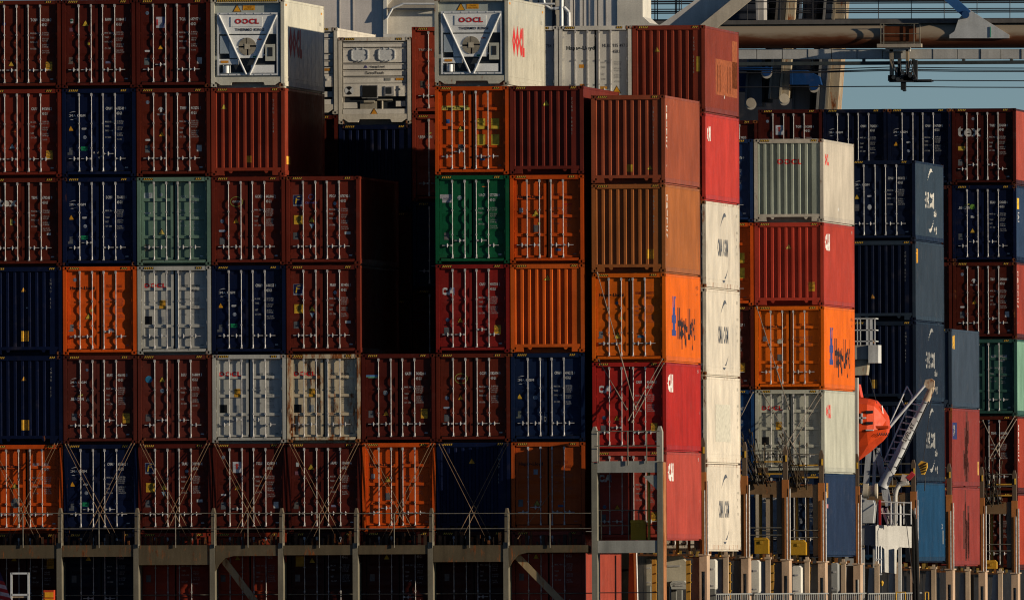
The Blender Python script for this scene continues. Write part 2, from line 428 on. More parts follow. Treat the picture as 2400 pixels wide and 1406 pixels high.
WHT, BLK, RED, YEL = (.62, .62, .60), (.02, .02, .02), (.62, .03, .02), (.75, .42, .03)
ROW = {}   # stack registry
class Cont:
    def __init__(s, loc, kind, col, label, rust=.12, num=None, numcol=WHT, side=None, cname='shipping_container', cat='shipping container', group=None, caution=None):
        s.root = r = thing(cname, loc, label, cat, group or 'containers stacked on the ship')
        s.kind = kind; s.ax, s.prof = PROF.get(kind, ('x', [(0, 0.0), (3, 0.0)]))
        k_var = random.uniform(.86, 1.12)
        s.col = tuple(min(1, c * k_var) for c in col); rust = s.rust = max(.04, rust + random.uniform(-.05, .15))
        flatp = kind in 'RHD'
        if s.col[0] < .0: pass
        f = ob('frame', me_frame(kind), r, s.col, rust=min(1, rust + .18))
        for x in (0, CW - .178):
            for y in (0, CL - .162):
                for z in (0, CH - .118):
                    if y > 0 and x == 0: continue
                    ob('corner_casting', me_casting(), r, tuple(c * .8 for c in s.col), (x, y, z), min(1, rust + .42))
        ob('side_wall', me_side(flatp), r, s.col, rust=rust)
        ob('side_wall', me_simple('lw', lambda mb: mb.box(.012, .05, .1, CL - .1, .17, CH - .09), 'side_wall', [PAINT]), r, s.col, rust=rust)
        ob('roof', me_simple('rf', lambda mb: mb.box(.02, CW - .02, .05, CL - .05, CH - .05, CH - .022), 'roof', [PAINT]), r, s.col, rust=rust)
        ob('floor', me_simple('fl', lambda mb: mb.box(.08, CW - .08, .4, CL - .05, -.018, .168), 'floor', [PAINT]), r, s.col, rust=rust)
        ob('rear_wall', me_simple('rw', lambda mb: mb.box(.07, CW - .07, CL - .09, CL - .05, .16, CH - .05), 'rear_wall', [PAINT]), r, s.col, rust=rust)
        if kind in 'ZPD':
            for right in (0, 1):
                d = ob('door', me_door(kind, right), r, s.col, rust=rust)
                for bx in ((.555, .965), (1.345, 1.745))[right]:
                    bo = ob('locking_bar', me_bar(), d, loc=(bx, 0, 0))
                    dz = random.choice([0, 0, 0, .16]) if bx in (.965, 1.345) else 0
                    ob('door_handle', me_handle(1 if right else -1), d, loc=(bx, 0, dz))
                for z in (.35, 1.05, 1.78, 2.52):
                    ob('hinge', me_hinge(kind == 'D'), d, s.col, (.03 if not right else 2.408 - .13, 0, z), .3)
        elif kind == 'E':
            ob('end_wall', me_end(), r, s.col, rust=rust)
        for n, x in ((5, .21), (3, 1.93 if kind != 'E' else 2.0)):
            ob('hazard_stripe', me_haz(n, 0), r, loc=(x, 0, CH - .10))
        if num: s.number(num, numcol)
    def pr(s, name, me, x, z, col, eps=0.004):
        o = ob(name, conform(me, s.ax, s.prof, x, z, eps), s.root, col); return o
    def number(s, num, col):
        a, b, c = (num + ('',))[:3] if isinstance(num, tuple) else (num, '', '')
        if s.kind in 'ZPD':
            s.pr('serial_number', text_me(a, .095, .62, .012), 1.43, 2.20, col)
            s.pr('serial_number', text_me(b, .095, .62, .012), 1.79, 2.20, col)
            s.pr('size_code', text_me(c or '45G1', .095, .62, .012), 1.79, 2.04, col)
            dim = tuple(q * .62 for q in col) if col == WHT else tuple(q + .06 for q in col)
            L = random.choice(['MAX. GROSS\n\n\nTARE\n\nNET\n\nCU. CAP', 'M.G.W.\n\nTARE\n\n\nNET\n\nCU.CAP.', 'MAX GROSS\n\nTARE\n\nPAYLOAD\n\n\nCU.CAP.'])
            k = random.randint(0, 3)
            rt = ['32.500 KGS\n71.650 LBS\n\n3.750 KGS\n8.270 LBS\n\n28.750 KGS\n63.380 LBS\n\n76.4 CU.M\n2.700 CU.FT', '30.480 KGS\n67.200 LBS\n3.900 KGS\n8.600 LBS\n\n26.580 KGS\n58.600 LBS\n76.3 CU.M\n2.694 CU.FT',
                  '32.500 KG\n71.650 LB\n3.700 KG\n8.160 LB\n\n28.800 KG\n63.490 LB\n\n76.0 M3\n2.684 FT3', '30.480 KG\n67.200 LB\n\n3.820 KG\n8.420 LB\n\n26.660 KG\n58.780 LB\n\n76.4 M3'][k]
            s.pr('data_text', text_me(L, .055, .75, .004, 1), 1.41, 1.78, dim)
            s.pr('data_text', text_me(rt, .050, .72, .0, 1), 1.80, 1.80, dim)
            if random.random() < .8: s.pill(2.12, .30, dim, .055, .02)
        elif s.kind == 'E':
            for i, ch in enumerate(a + ' ' + b):
                if ch != ' ': s.pr('serial_number', text_me(ch, .08, .7, .01), 2.03, 2.42 - i * .125, tuple(q * .4 for q in col))
    # stickers
    def tri(s, x, z, col=None, k=.085):
        s.pr('warning_sticker', tri(k * 1.22), x, z - .012, BLK, .003); s.pr('warning_sticker', tri(k), x, z, col or (.72, .33, .02), .006)
    def box(s, x, z, w, h, col, name='sticker'): s.pr(name, rect(w, h), x, z, col)
    def pill(s, x, z, col=(.45, .45, .45), w=.085, h=.033):
        n = []; 
        for i in range(8): a = math.pi * (-.5 + i / 7); n.append((w - h + math.cos(a) * h, math.sin(a) * h))
        for i in range(8): a = math.pi * (.5 + i / 7); n.append((-(w - h) + math.cos(a) * h, math.sin(a) * h))
        s.pr('sticker', poly_me([n]), x, z, col)
    def dot(s, x, z, col=(.35, .38, .42), r=.058):
        s.pr('seal_sticker', disc(r), x, z, col, .003); s.pr('seal_sticker', disc(r * .72, 12, 1, r * .55), x, z, (.06, .08, .15), .006); s.pr('seal_sticker', text_me('B', r * .6, .8, 0, 1, 'CENTER'), x, z - r * .3, (.06, .08, .15), .006)
    def gry(s, x, z, col=(.10, .105, .11)): s.box(x, z, .16, .23, col, 'data_plate')
    def cau(s, x, z, k=1.0, txt="CAUTION\n9'6\"\nHIGH"):
        s.box(x, z, .21 * k, .29 * k, (.66, .34, .03), 'caution_sign'); s.pr('caution_sign', text_me(txt, .05 * k, .8, .01, 1, 'CENTER'), x, z + .075 * k, BLK, .007)
    def txt(s, name, t, h, x, z, col, sx=1.0, bold=.01, res=2, al='LEFT'): s.pr(name, text_me(t, h, sx, bold, res, al), x, z, col)
    # marks
    def cma(s, col=(.55, .55, .55)):
        s.txt('logo', 'CMA CGM', .075, .17, 1.98, col, 1.15, .018)
        s.pr('logo', swoosh(.24, .055, 1), .33, 2.09, col); s.pr('logo', swoosh(.24, .055, -1), .37, 1.94, col)
    def cmaset(s, green=True):
        s.cma(); s.tri(.28, 1.52); s.pill(.72, 1.58, (.45, .45, .45)); s.dot(.74, 1.30)
        if green: s.box(.72, .93, .22, .13, (.01, .22, .09))
        s.gry(.25, .84)
    def hl(s, col=(.012, .012, .012), yel=False):
        if yel: s.box(.68, 2.19, .92, .14, (.62, .50, .10))
        s.txt('logo', 'Hapag-Lloyd', .105, .24, 2.14, col, .98, .022)
    def hlset(s, yel=False):
        s.hl(yel=yel); s.tri(.84, 1.42, (.66, .42, .04), .1); s.gry(.84 if yel else .25, .88, (.13, .13, .13)); s.box(1.55, .50, .16, .08, (.05, .12, .25))
        if yel:
            for x in (1.52, 1.98):
                for z in (1.66, 1.14): s.box(x, z, .26, .36, (.62, .42, .04), 'yellow_placard')
            s.box(.42, 1.75, .12, .13, (.03, .12, .35))
    def oocl(s, x=.20, z=2.19, h=.145, sx=1.0):
        s.txt('logo', 'OOCL', h, x, z, (.60, .015, .012), 1.18 * sx, .028)
        s.pr('logo', disc(h * .2, 5), x + h * 1.55 * sx, z + h * .5, (.6, .55, .5), .007)
    def ooclset(s):
        s.oocl(); s.cau(.82, 1.64, .95); s.box(.34, 1.12, .27, .27, (.012, .012, .012)); s.gry(.80, 1.12, (.30, .31, .30))
    def cai(s):
        s.txt('logo', 'CA', .21, .18, 1.92, (.62, .60, .58), .95, .045); s.txt('logo', 'I', .21, .545, 1.92, (.12, .16, .35), .9, .045)
        s.dot(.38, 1.08, (.10, .18, .30), .062); s.tri(.80, 1.0, (.45, .22, .02)); s.gry(.35, .72); s.cau(2.03, .75)
    def florens(s):
        s.box(.38, 2.10, .31, .36, (.30, .33, .38), 'logo'); s.pr('logo', rect(.27, .30), .38, 2.12, (.006, .012, .07), .007)
        s.pr('logo', swoosh(.20, .05, 1), .39, 2.18, (.75, .50, .04), .010); s.pr('logo', swoosh(.16, .045, 1), .37, 2.09, (.75, .50, .04), .010)
        s.pr('logo', poly_me([[(-.09, -.12), (-.05, -.12), (-.02, .05), (-.06, .05)]]), .38, 2.12, (.75, .50, .04), .010)
        s.txt('logo', 'FLORENS', .04, .27, 1.935, (.03, .04, .1), .9, .01)
        s.box(.40, 1.47, .30, .30, (.62, .36, .03)); s.pr('sticker', disc(.09, 8), .42, 1.50, (.25, .16, .02), .008)
        s.tri(.84, 1.40, (.55, .36, .03), .09); s.pr('sticker', poly_me([[(0, -.15), (.08, 0), (-.08, 0)]]), .84, 1.33, (.25, .35, .42))
        s.gry(.31, .94); s.dot(1.60, 2.0, (.30, .42, .5), .055); s.box(2.02, 1.03, .19, .09, (.5, .5, .48))
    def textain(s, x=.80):
        s.box(x, 2.12, .28, .36, (.50, .50, .52), 'logo')
        s.pr('logo', poly_me([[(-.09, .05), (0, .12), (.09, .05), (.03, .06), (.03, -.07), (-.03, -.07), (-.03, .06)]]), x, 2.13, (.40, .04, .03), .008)
        s.dot(.35, 2.45, (.22, .28, .35)); s.pill(.35, 1.22, (.5, .5, .5)); s.tri(.80, 1.38); s.gry(.34, .86); s.box(2.08, .88, .16, .21, (.5, .48, .44))
    def triton(s):
        P = [[(-.10, .02), (-.06, .10), (0, .13), (.06, .10), (.10, .02), (.035, .07), (.035, -.04), (-.035, -.04), (-.035, .07)]]
        s.pr('logo', poly_me(P), .80, 2.15, (.55, .55, .53)); s.txt('logo', 'TRITON', .05, .80, 2.01, (.45, .45, .43), 1.1, .01, 2, 'CENTER')
        s.dot(.36, 2.44, (.22, .28, .35)); s.tri(.82, 1.32); s.pill(.36, 1.20, (.5, .5, .5)); s.gry(.35, .90); s.box(2.06, .92, .16, .21, (.5, .48, .44))
    def beacon(s, z=1.58):
        s.txt('logo', 'i.BEACON', .10, .20, z, (.55, .55, .53), .72, .012); s.pr('logo', poly_me([[(0, 0), (.22, .04), (.22, .09)]]), .42, z + .12, (.5, .5, .1))
    def gesea(s):
        s.txt('logo', 'GESEA', .06, .82, 2.05, (.5, .5, .48), 1.1, .014, 2, 'CENTER'); s.pr('logo', disc(.17, 18, 1.25, .155), .82, 2.075, (.30, .32, .06))
        s.dot(.34, 1.44, (.22, .28, .36), .062); s.pill(.34, 1.12, (.35, .42, .52), .11); s.tri(.80, 1.38); s.gry(.34, .78)
    # side marks (the print follows the wall's ribs)
    def side(s, name, me, y, z, col):
        prof = [(0, 0.02), (13, .02)] if s.kind in 'RHD' else SIDEP
        m2 = conform(me, 'x', prof, y, z, .005)
        for v in m2.vertices: yy, d, zz = v.co; v.co = (CW - d, yy, zz)
        o = ob(name, m2, s.root, col); return o
    def side_cai(s, col=(.7, .68, .64)): s.side('logo', text_me('CAI', .50, 1.35, .05), .75, 1.98, col); s.side('sticker', rect(.16, .62), CL - .45, .62, (.8, .5, .12)); s.side('sticker', rect(.12, .09), CL - .5, 1.28, WHT); s.side('serial_number', text_me('489', .12), CL - 1.1, 2.6, WHT)
    def side_stack(s, t='TRITON', col=(.7, .66, .6)):
        for i, ch in enumerate(t): s.side('logo', text_me(ch, .19, 1.3, .03, 1, 'CENTER'), .75, 2.36 - i * .25, col)
        s.side('sticker', rect(.16, .45), CL - .45, .60, (.8, .5, .12)); s.side('serial_number', text_me('45G1', .09), .5, .55, col)
    def side_hl(s):
        bl = (.04, .06, .22)
        P = [[(0, 0), (1.5, 0), (1.5, .18), (1.15, .18), (1.15, .42), (1.5, .42), (1.5, .62), (1.05, .78), (1.35, 1.3), (1.0, 1.3), (.75, .92), (.5, 1.3), (.2, 1.3), (.45, .78), (0, .6), (0, .42), (.45, .42), (.45, .2), (0, .2)]]
        bm_ = poly_me(P); s.side('logo', bm_, 2.2, .86, bl)
        s.side('logo', text_me('Hapag-Lloyd', 1.02, .80, .015), 4.25, .80, (.03, .018, .02))
        s.side('serial_number', text_me('HLXU 629', .12), CL - 1.5, 2.45, (.2, .05, .02)); s.side('size_code', text_me('45G1', .12), CL - 1.2, 2.22, (.2, .05, .02))
    def side_cma(s, col=(.10, .11, .13), z=1.12, extra=False):
        s.side('logo', text_me('CMA CGM', .56, .98, .018), 4.3, z, col)
        s.side('logo', swoosh(2.2, .42, 1), 6.4, z + .95, col); s.side('logo', swoosh(2.2, .42, -1), 7.0, z - .42, col)
        if extra:
            s.side('logo', text_me('agile to', .28, .8, .02), 8.2, z - .30, col); s.side('logo', text_me('ecolog', .28, .8, .02), 8.2, z - .86, col)

# ------------------------------------------------------------------ colours
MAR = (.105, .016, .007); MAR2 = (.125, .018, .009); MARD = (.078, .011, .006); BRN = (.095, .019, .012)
NAVY = (.0035, .0075, .032); ORG = (.62, .082, .007); GREY = (.45, .44, .39); TEAL = (.13, .21, .155)
GRN = (.006, .085, .033); CREAM = (.60, .57, .46); CAIR = (.40, .020, .014); OCH = (.46, .19, .055); RBR = (.40, .085, .035)
SALM = (.41, .060, .040); LBLU = (.034, .049, .072); BLU = (.015, .085, .19)
P8 = 2.465; PZ = 2.92
def posA(c, t):
    return (c * P8, 0, t * PZ) if c < 8 else (8 * P8 + .221, 0, t * PZ - .319)
BAYS = {'B': (14.2, -.675), 'C': (58.25, -.862), 'E': (95.67, -1.067), 'F': (111.04, -1.209), 'D': (140.4, -1.361)}
def posN(b, c, t, dz=0):
    Y, z = BAYS[b]; return (c * P8 + .221, Y, t * PZ + z + dz)
TI = ['topmost', 'second from the top', 'third from the top', 'fourth from the top', 'fifth from the top', 'sixth from the top', 'seventh from the top']
ST = ['leftmost front stack', 'second stack from the left', 'third stack from the left', 'fourth stack from the left', 'fifth stack from the left', 'low sixth stack', 'seventh stack from the left', 'eighth stack from the left', 'ninth front stack']
TOP = [5, 5, 5, 5, 3, 1, 5, 4, 4]
def A(c, t, kind, col, look, **k):
    return Cont(posA(c, t), kind, col, f'{look} container, {TI[TOP[c]-t]} in the {ST[c]}', **k)

# ---- bay A, front row
a = A(0, 5, 'Z', MAR, 'maroon caution-signed', num=('TCNU', '651208 3')); a.cau(2.03, .72, 1, "CAUTION\n9'6\"\nHIGH"); a.dot(.55, 2.12, (.05, .06, .2)); a.tri(.78, .74, (.6, .36, .04)); a.box(.9, 1.5, .2, .03, (.3, .05, .02))
a = A(0, 4, 'Z', (.18, .022, .010), 'bright maroon', num=('CAIU', '845698 2')); a.cau(2.03, .72, 1, "CAUTION\n9'6\"\nHIGH"); a.tri(.80, .95, (.35, .42, .45)); a.box(.85, 1.5, .14, .03, (.6, .12, .02))
a = A(0, 3, 'Z', MAR, 'maroon white-lettered', num=('TEMU', '670243 9')); a.txt('logo', 'tex', .26, .33, 1.98, (.6, .55, .48), 1.1, .03); a.box(.76, 1.45, .08, .20, (.5, .4, .1)); a.box(2.0, 1.05, .13, .07, WHT); a.box(1.66, 1.12, .07, .05, (.7, .05, .02)); a.dot(.85, 1.45, (.02, .1, .2), .04)
a = A(0, 2, 'E', NAVY, 'plain navy ribbed', num=('CMAU', '412')); a.tri(1.16, 2.08, (.45, .22, .03), .08); a.box(1.20, .62, .25, .34, (.62, .33, .03)); a.box(1.27, 1.55, .06, .04, WHT)
a = A(0, 1, 'E', NAVY, 'navy yellow-stickered ribbed', num=('CMAU', '517')); a.tri(1.16, 2.08, (.45, .22, .03), .08); a.box(1.20, .62, .25, .34, (.62, .33, .03))
a = A(0, 0, 'P', ORG, 'orange rope-crossed', num=('HLBU', '2185')); a.hl(); a.tri(.84, 1.46, (.6, .42, .05), .1); a.pr('data_plate', disc(.17, 14, .8), .84, .98, (.11, .12, .12)); 
a = A(1, 5, 'Z', MARD, 'maroon badge-marked', num=('FAMU', '110844 5')); a.box(.33, 2.20, .09, .14, (.45, .5, .5), 'logo'); a.pr('logo', disc(.035, 8), .33, 2.22, (.02, .12, .05), .008); a.tri(.78, 2.04, (.66, .42, .04), .1); a.box(.31, 1.92, .13, .12, (.17, .07, .09)); a.box(.88, 1.45, .08, .08, (.62, .42, .04)); a.box(.38, 1.72, .07, .03, (.7, .05, .02)); a.gry(.28, .90, (.12, .085, .07)); a.box(1.52, .84, .16, .07, (.13, .13, .22))
a = A(1, 4, 'Z', NAVY, 'navy chalk-scuffed', num=('CMAU', '675549 9')); a.cmaset()
for q in range(7): a.pr('scuff', disc(random.uniform(.03, .06), 7, .6), random.uniform(.98, 1.36), random.uniform(.60, .85), random.choice([(.45, .42, .38), (.08, .15, .3), (.4, .36, .3)]))
a = A(1, 3, 'Z', NAVY, 'navy green-stickered', num=('ECMU', '716411 1')); a.cmaset()
a = A(1, 2, 'Z', ORG, 'orange zigzag-door', num=('FSCU', '2281', '45G1'), numcol=(.30, .04, .012)); a.hl(); a.dot(.40, 2.46, (.35, .38, .45), .06); a.tri(.84, 1.18, (.66, .42, .04), .1); a.gry(.26, .88, (.16, .16, .16)); a.box(1.58, .82, .16, .07, (.10, .14, .22)); a.box(.95, 1.45, .08, .09, (.6, .45, .05))
a = A(1, 1, 'Z', BRN, 'brown caution-signed', num=('BEAU', '406095 3')); a.cma(); a.beacon(1.42); a.cau(2.07, .83, 1.1); a.dot(.78, 2.42, (.15, .2, .28), .045); a.tri(.80, 1.40, (.3, .25, .2), .07); a.gry(.35, .88, (.13, .12, .12))
a = A(1, 0, 'Z', NAVY, 'navy rod-crossed', num=('CMAU', '635662 0')); a.cmaset()
a = A(2, 5, 'Z', MARD, 'maroon flag-stickered', num=('TCLU', '647977 4')); a.box(.80, 2.14, .30, .36, (.50, .47, .50), 'logo'); a.pr('logo', rect(.05, .2), .69, 2.14, (.6, .05, .04), .008); a.pr('logo', rect(.06, .34), .90, 2.14, (.12, .12, .28), .008); a.dot(.36, 2.45, (.20, .3, .4)); a.pill(.36, 1.20, (.5, .5, .5)); a.tri(.80, 1.26); a.gry(.34, .86, (.12, .14, .14)); a.box(2.08, .88, .16, .21, (.5, .46, .42))
a = A(2, 4, 'Z', MAR, 'maroon arrow-marked', num=('TRHU', '463276 1')); a.triton()
a = A(2, 3, 'P', TEAL, 'sage green', num=('CCLU', '770951 3'), numcol=(.40, .46, .42)); a.box(.36, 2.30, .28, .17, (.42, .46, .46), 'logo'); a.txt('logo', 'CS', .10, .27, 2.25, (.02, .05, .12), 1.1, .03); a.dot(.79, 2.32, (.45, .5, .48), .055); a.tri(.80, 1.02, (.75, .55, .12), .1); a.gry(.32, .58, (.16, .14, .10)); a.pill(.34, 1.72, (.4, .42, .4), .11, .028)
a = A(2, 2, 'P', GREY, 'pale grey', num=('OOLU', '889804', '45G1'), numcol=(.10, .10, .09)); a.ooclset()
a = A(2, 1, 'Z', BRN, 'brown blue-dotted', num=('BSIU', '964489 3')); a.pr('sticker', disc(.115, 16), .36, 2.10, (.03, .20, .36)); a.tri(.80, 2.02, (.62, .42, .05), .09); a.dot(.80, 1.72, (.25, .35, .42), .065); a.gry(.33, .84, (.10, .09, .09)); a.box(.45, 1.72, .10, .04, (.6, .03, .02))
a = A(2, 0, 'Z', MARD, 'maroon yellow-lettered', num=('TRAU', '318934 4')); a.florens()
a = A(3, 4, 'E', (.22, .032, .014), 'brick red ribbed', num=('TCKU', '1234')); a.tri(.42, 2.20, (.45, .33, .04), .085); a.box(1.24, .55, .16, .22, (.62, .36, .03)); a.side('sticker', rect(1.0, .27), 1.2, .52, (.9, .42, .05))
a = A(3, 3, 'Z', MAR2, 'maroon oval-marked', num=('GCXU', '642446 2')); a.gesea()
a = A(3, 2, 'Z', NAVY, 'navy green-stickered', num=('CMAU', '640155 0')); a.cmaset()
a = A(3, 1, 'P', GREY, 'pale grey black-squared', num=('OOLU', '915526', '45G1'), numcol=(.10, .10, .09)); a.ooclset()
a = A(3, 0, 'Z', MARD, 'maroon white-placarded', num=('TCLU', '624839 4')); a.textain()
a = A(4, 3, 'Z', MAR2, 'maroon badge and placard', num=('FSCU', '878742 1')); a.florens(); a.pr('logo', disc(.09, 14, 1, .075), .82, 2.22, (.12, .13, .35)); a.txt('logo', 'CRONOS', .06, .82, 2.0, (.14, .14, .36), 1.1, .01, 2, 'CENTER')
a = A(4, 2, 'Z', MAR2, 'maroon yellow-badged', num=('FFAU', '359476 1')); a.florens()
a = A(4, 1, 'P', (.58, .48, .32), 'rusty cream', num=('OOLU', '956286', '45G1'), numcol=(.10, .09, .08), rust=.52); a.ooclset()
a = A(4, 0, 'Z', MARD, 'maroon small-badged', num=('FAMU', '110808 6')); a.box(.33, 2.20, .09, .14, (.45, .5, .5), 'logo'); a.tri(.78, 2.04, (.60, .40, .04), .1); a.box(.31, 1.92, .13, .12, (.17, .07, .09)); a.gry(.28, .86, (.10, .09, .08)); a.box(1.52, .84, .16, .07, (.15, .15, .22))
a = A(5, 1, 'Z', MARD, 'dark maroon blue-striped', num=('GATU', '743520 0')); a.box(.34, 2.18, .38, .05, (.10, .25, .5), 'logo'); a.box(.34, 2.13, .38, .045, (.16, .4, .25), 'logo'); a.dot(.78, 1.62, (.3, .35, .38), .075); a.tri(.80, .88); a.gry(.30, .92, (.12, .12, .13)); a.cau(2.06, .93, 1.05)
a = A(5, 0, 'P', ORG, 'orange rod-crossed', num=('HLBU', '2180'), numcol=(.30, .04, .012)); a.hl(); a.box(.36, 1.80, .12, .16, (.45, .42, .38)); a.tri(.84, 1.62, (.6, .42, .05), .1); a.gry(.84, 1.14, (.13, .13, .13))
a = A(6, 4, 'P', ORG, 'orange yellow-placarded', num=('HLXU', '1077'), numcol=(.16, .03, .012)); a.hlset(True)
a = A(6, 3, 'Z', GRN, 'dark green', num=('UACU', '577578 0')); a.box(.34, 2.14, .38, .27, (.42, .40, .42), 'logo'); a.txt('logo', 'UASC', .07, .34, 2.10, (.12, .14, .3), 1.1, .01, 2, 'CENTER'); a.dot(.80, 2.16, (.35, .42, .38), .075); a.gry(.36, .90, (.13, .12, .11)); a.box(1.62, 2.52, .16, .03, (.6, .16, .03))
a = A(6, 2, 'Z', (.23, .015, .011), 'crimson white-lettered', num=('CAIU', '480750 1')); a.cai()
a = A(6, 1, 'Z', MAR, 'maroon oval-marked', num=('GCXU', '582874 0')); a.gesea()
a = A(6, 0, 'E', NAVY, 'navy ribbed rod-crossed', num=('CMAU', '519')); a.tri(1.16, 2.2, (.6, .28, .03), .1); a.box(.2, .2, .01, .01, NAVY)
a = A(7, 4, 'E', (.15, .022, .013), 'dark red ribbed', num=('TCKU', '98421')); a.tri(1.2, 2.25, (.5, .40, .05), .1)
a = A(7, 3, 'P', ORG, 'orange black-lettered', num=('HLXU', '289294'), numcol=(.30, .04, .012)); a.hl(); a.tri(.84, 1.55, (.66, .42, .04), .11); a.gry(.84, 1.14, (.13, .12, .11)); a.box(.36, 1.74, .12, .15, (.45, .42, .40)); a.box(1.58, .44, .18, .08, (.05, .12, .25)); a.box(1.9, 1.93, .3, .035, (.4, .02, .02)); a.box(.4, .14, .3, .05, (.3, .3, .3)); a.box(1.25, .14, .2, .05, (.05, .2, .3)); a.box(.95, 1.30, .08, .08, (.6, .45, .05))
a = A(7, 2, 'E', (.62, .105, .012), 'bright orange ribbed'); a.tri(1.22, 2.36, (.6, .42, .05), .1)
a = A(7, 1, 'Z', (.006, .014, .045), 'navy scuffed', num=('CMAU', '496212 0')); a.cma(); a.tri(.28, 1.40, (.6, .36, .03), .09); a.dot(.80, 1.44, (.28, .36, .45), .07); a.gry(.25, .88, (.10, .11, .09))
for q in range(6): a.pr('scuff', rect(random.uniform(.02, .05), random.uniform(.12, .3)), random.uniform(.95, 1.25), random.uniform(.68, .86), (.25, .26, .27))
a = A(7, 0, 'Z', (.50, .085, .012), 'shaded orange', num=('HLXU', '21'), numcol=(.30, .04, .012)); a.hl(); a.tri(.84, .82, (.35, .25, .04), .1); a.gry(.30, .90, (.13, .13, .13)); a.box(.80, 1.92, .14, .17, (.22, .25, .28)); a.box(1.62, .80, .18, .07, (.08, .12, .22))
# outermost front stack
a = A(8, 4, 'E', (.24, .056, .024), 'red-brown ribbed', num=('TRLU', '66521')); a.box(1.26, .5, .2, .24, (.5, .33, .03)); a.tri(1.93, .45, (.5, .35, .04), .08); a.root.children[0]; a.side_stack('TRITON')
a = A(8, 3, 'E', (.35, .112, .030), 'ochre brown ribbed', num=('TRLU', '88710'), rust=.24); a.cau(1.93, .6, 1.1, 'A'); a.side_stack('TRITON')
a = A(8, 2, 'Z', (.66, .122, .006), 'orange blue-logo', num=('HAMU', '188771'), numcol=(.30, .04, .012)); a.hl(); a.dot(.82, 1.92, (.06, .16, .25), .05); a.tri(.84, .76, (.66, .42, .04), .11); a.gry(.27, .88, (.16, .16, .16)); a.box(1.6, .82, .2, .09, (.05, .14, .22)); a.box(.95, 1.42, .08, .08, (.6, .45, .05)); a.side_hl()
a = A(8, 1, 'Z', CAIR, 'crimson', num=('CAIU', '410580 5')); a.cai(); a.side_cai()
a = A(8, 0, 'Z', SALM, 'faded salmon red', num=('CAIU', '434567 3')); a.cai(); a.side_cai()
# tier half hidden under the walkway
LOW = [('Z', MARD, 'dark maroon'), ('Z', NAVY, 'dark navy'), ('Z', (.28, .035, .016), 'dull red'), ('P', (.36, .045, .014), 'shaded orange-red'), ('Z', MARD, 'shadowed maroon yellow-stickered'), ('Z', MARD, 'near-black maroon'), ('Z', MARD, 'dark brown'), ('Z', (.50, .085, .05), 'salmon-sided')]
LOW = [(k, tuple(q * {'salmon-sided': .55, 'dull red': 1.0, 'shaded orange-red': 1.0}.get(look, .45) for q in c), look) for k, c, look in LOW]  # most paints of this tier darkened to stand for shade under the walkway
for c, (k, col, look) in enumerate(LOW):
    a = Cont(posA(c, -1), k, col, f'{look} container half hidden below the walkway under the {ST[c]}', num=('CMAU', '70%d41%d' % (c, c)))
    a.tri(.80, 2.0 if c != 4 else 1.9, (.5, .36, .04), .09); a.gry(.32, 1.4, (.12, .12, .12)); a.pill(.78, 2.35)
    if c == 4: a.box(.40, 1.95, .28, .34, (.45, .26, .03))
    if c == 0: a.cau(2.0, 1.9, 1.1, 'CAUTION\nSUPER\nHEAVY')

# ---- bay B (second row), only what shows
def N(b, c, t, kind, col, label, dz=0, **k): return Cont(posN(b, c, t, dz), kind, col, label, **k)
a = N('B', 8, 5, 'E', (.20, .034, .017), 'red-brown ribbed container with orange patched side, top right of the stacks', num=('TCKU', '55120')); a.tri(.82, 2.02, (.55, .36, .05), .09); a.box(2.2, 1.6, .12, .5, (.4, .26, .03))
a.side('repair_patch', rect(7.8, 1.2), 7.85, 1.25, (.30, .080, .026)); a.side('repair_patch', rect(2.0, 1.6), 10.9, 1.75, (.30, .080, .026)); a.side('sticker', rect(.25, .12), 7.0, .62, WHT)
for k in range(8): a.side('repair_patch', rect(.12, .9), 4.6 + k * .9, 1.2, (.22, .05, .018))
a = N('B', 8, 4, 'Z', (.44, .038, .026), 'bright red container between the patched one and the upper cream one'); a.side('logo', text_me('CAI', .42, .95, .05), .85, 2.02, (.7, .68, .64))
for t, lk in ((3, 'upper cream side container with grey letters below the bright red one'), (2, 'cream side container with grey letters, second of the cream pile'), (1, 'cream side container without letters, only a faint rubbed-out patch'), (0, 'cream side container with grey letters at the foot of the cream pile')):
    a = N('B', 8, t, 'D', (.75, .665, .535), lk, rust=.36)
    if t != 1: a.side_cma()
    else: a.side('faded_patch', rect(5.4, 1.25), 6.0, 1.35, (.64, .61, .50))
    a.side('serial_number', text_me('CGMU 5', .11), CL - 1.2, 2.45, (.3, .28, .22)); a.side('data_text', text_me('MAX GROSS\n\nTARE\n\nNET\n\nCU CAP', .09), CL - 1.1, 1.9, (.35, .33, .26))
def wreef(a, c2='7 784 3', logo=True):
    a.txt('serial_number', c2, .115, 1.45, 2.18, (.10, .10, .10), .75, .012); a.txt('size_code', '45R1', .115, 1.80, 1.98, (.10, .10, .10), .75, .012)
    a.txt('data_text', 'MAX. GROSS\n\nTARE\n\n\nNET\n\nCUBE', .06, 1.40, 1.64, (.25, .25, .24), .8, .0, 1); a.txt('data_text', '34.000 KG\n74.960 LB\n\n4.570 KG\n10.080 LB\n\n29.430 KG\n64.880 LB\n\n67.5 M3', .055, 1.84, 1.66, (.25, .25, .24), .8, .0, 1)
    if logo: a.txt('logo', 'Hapag-Lloyd', .125, .25, 2.10, (.02, .03, .03), .98, .02)
    a.box(.76, 1.55, .17, .12, (.66, .28, .03)); a.box(.78, .86, .15, .2, (.66, .24, .05)); a.box(1.50, .83, .24, .09, (.55, .25, .03)); a.tri(1.93, .66, (.72, .34, .02), .12); a.box(.42, .76, .18, .22, (.03, .04, .09))
a = N('B', 7, 5, 'D', (.74, .71, .63), 'white refrigerated container doors with black lettering beside the red-brown ribbed one', num=None, rust=.10); wreef(a, 'HLBU 935 497 2')
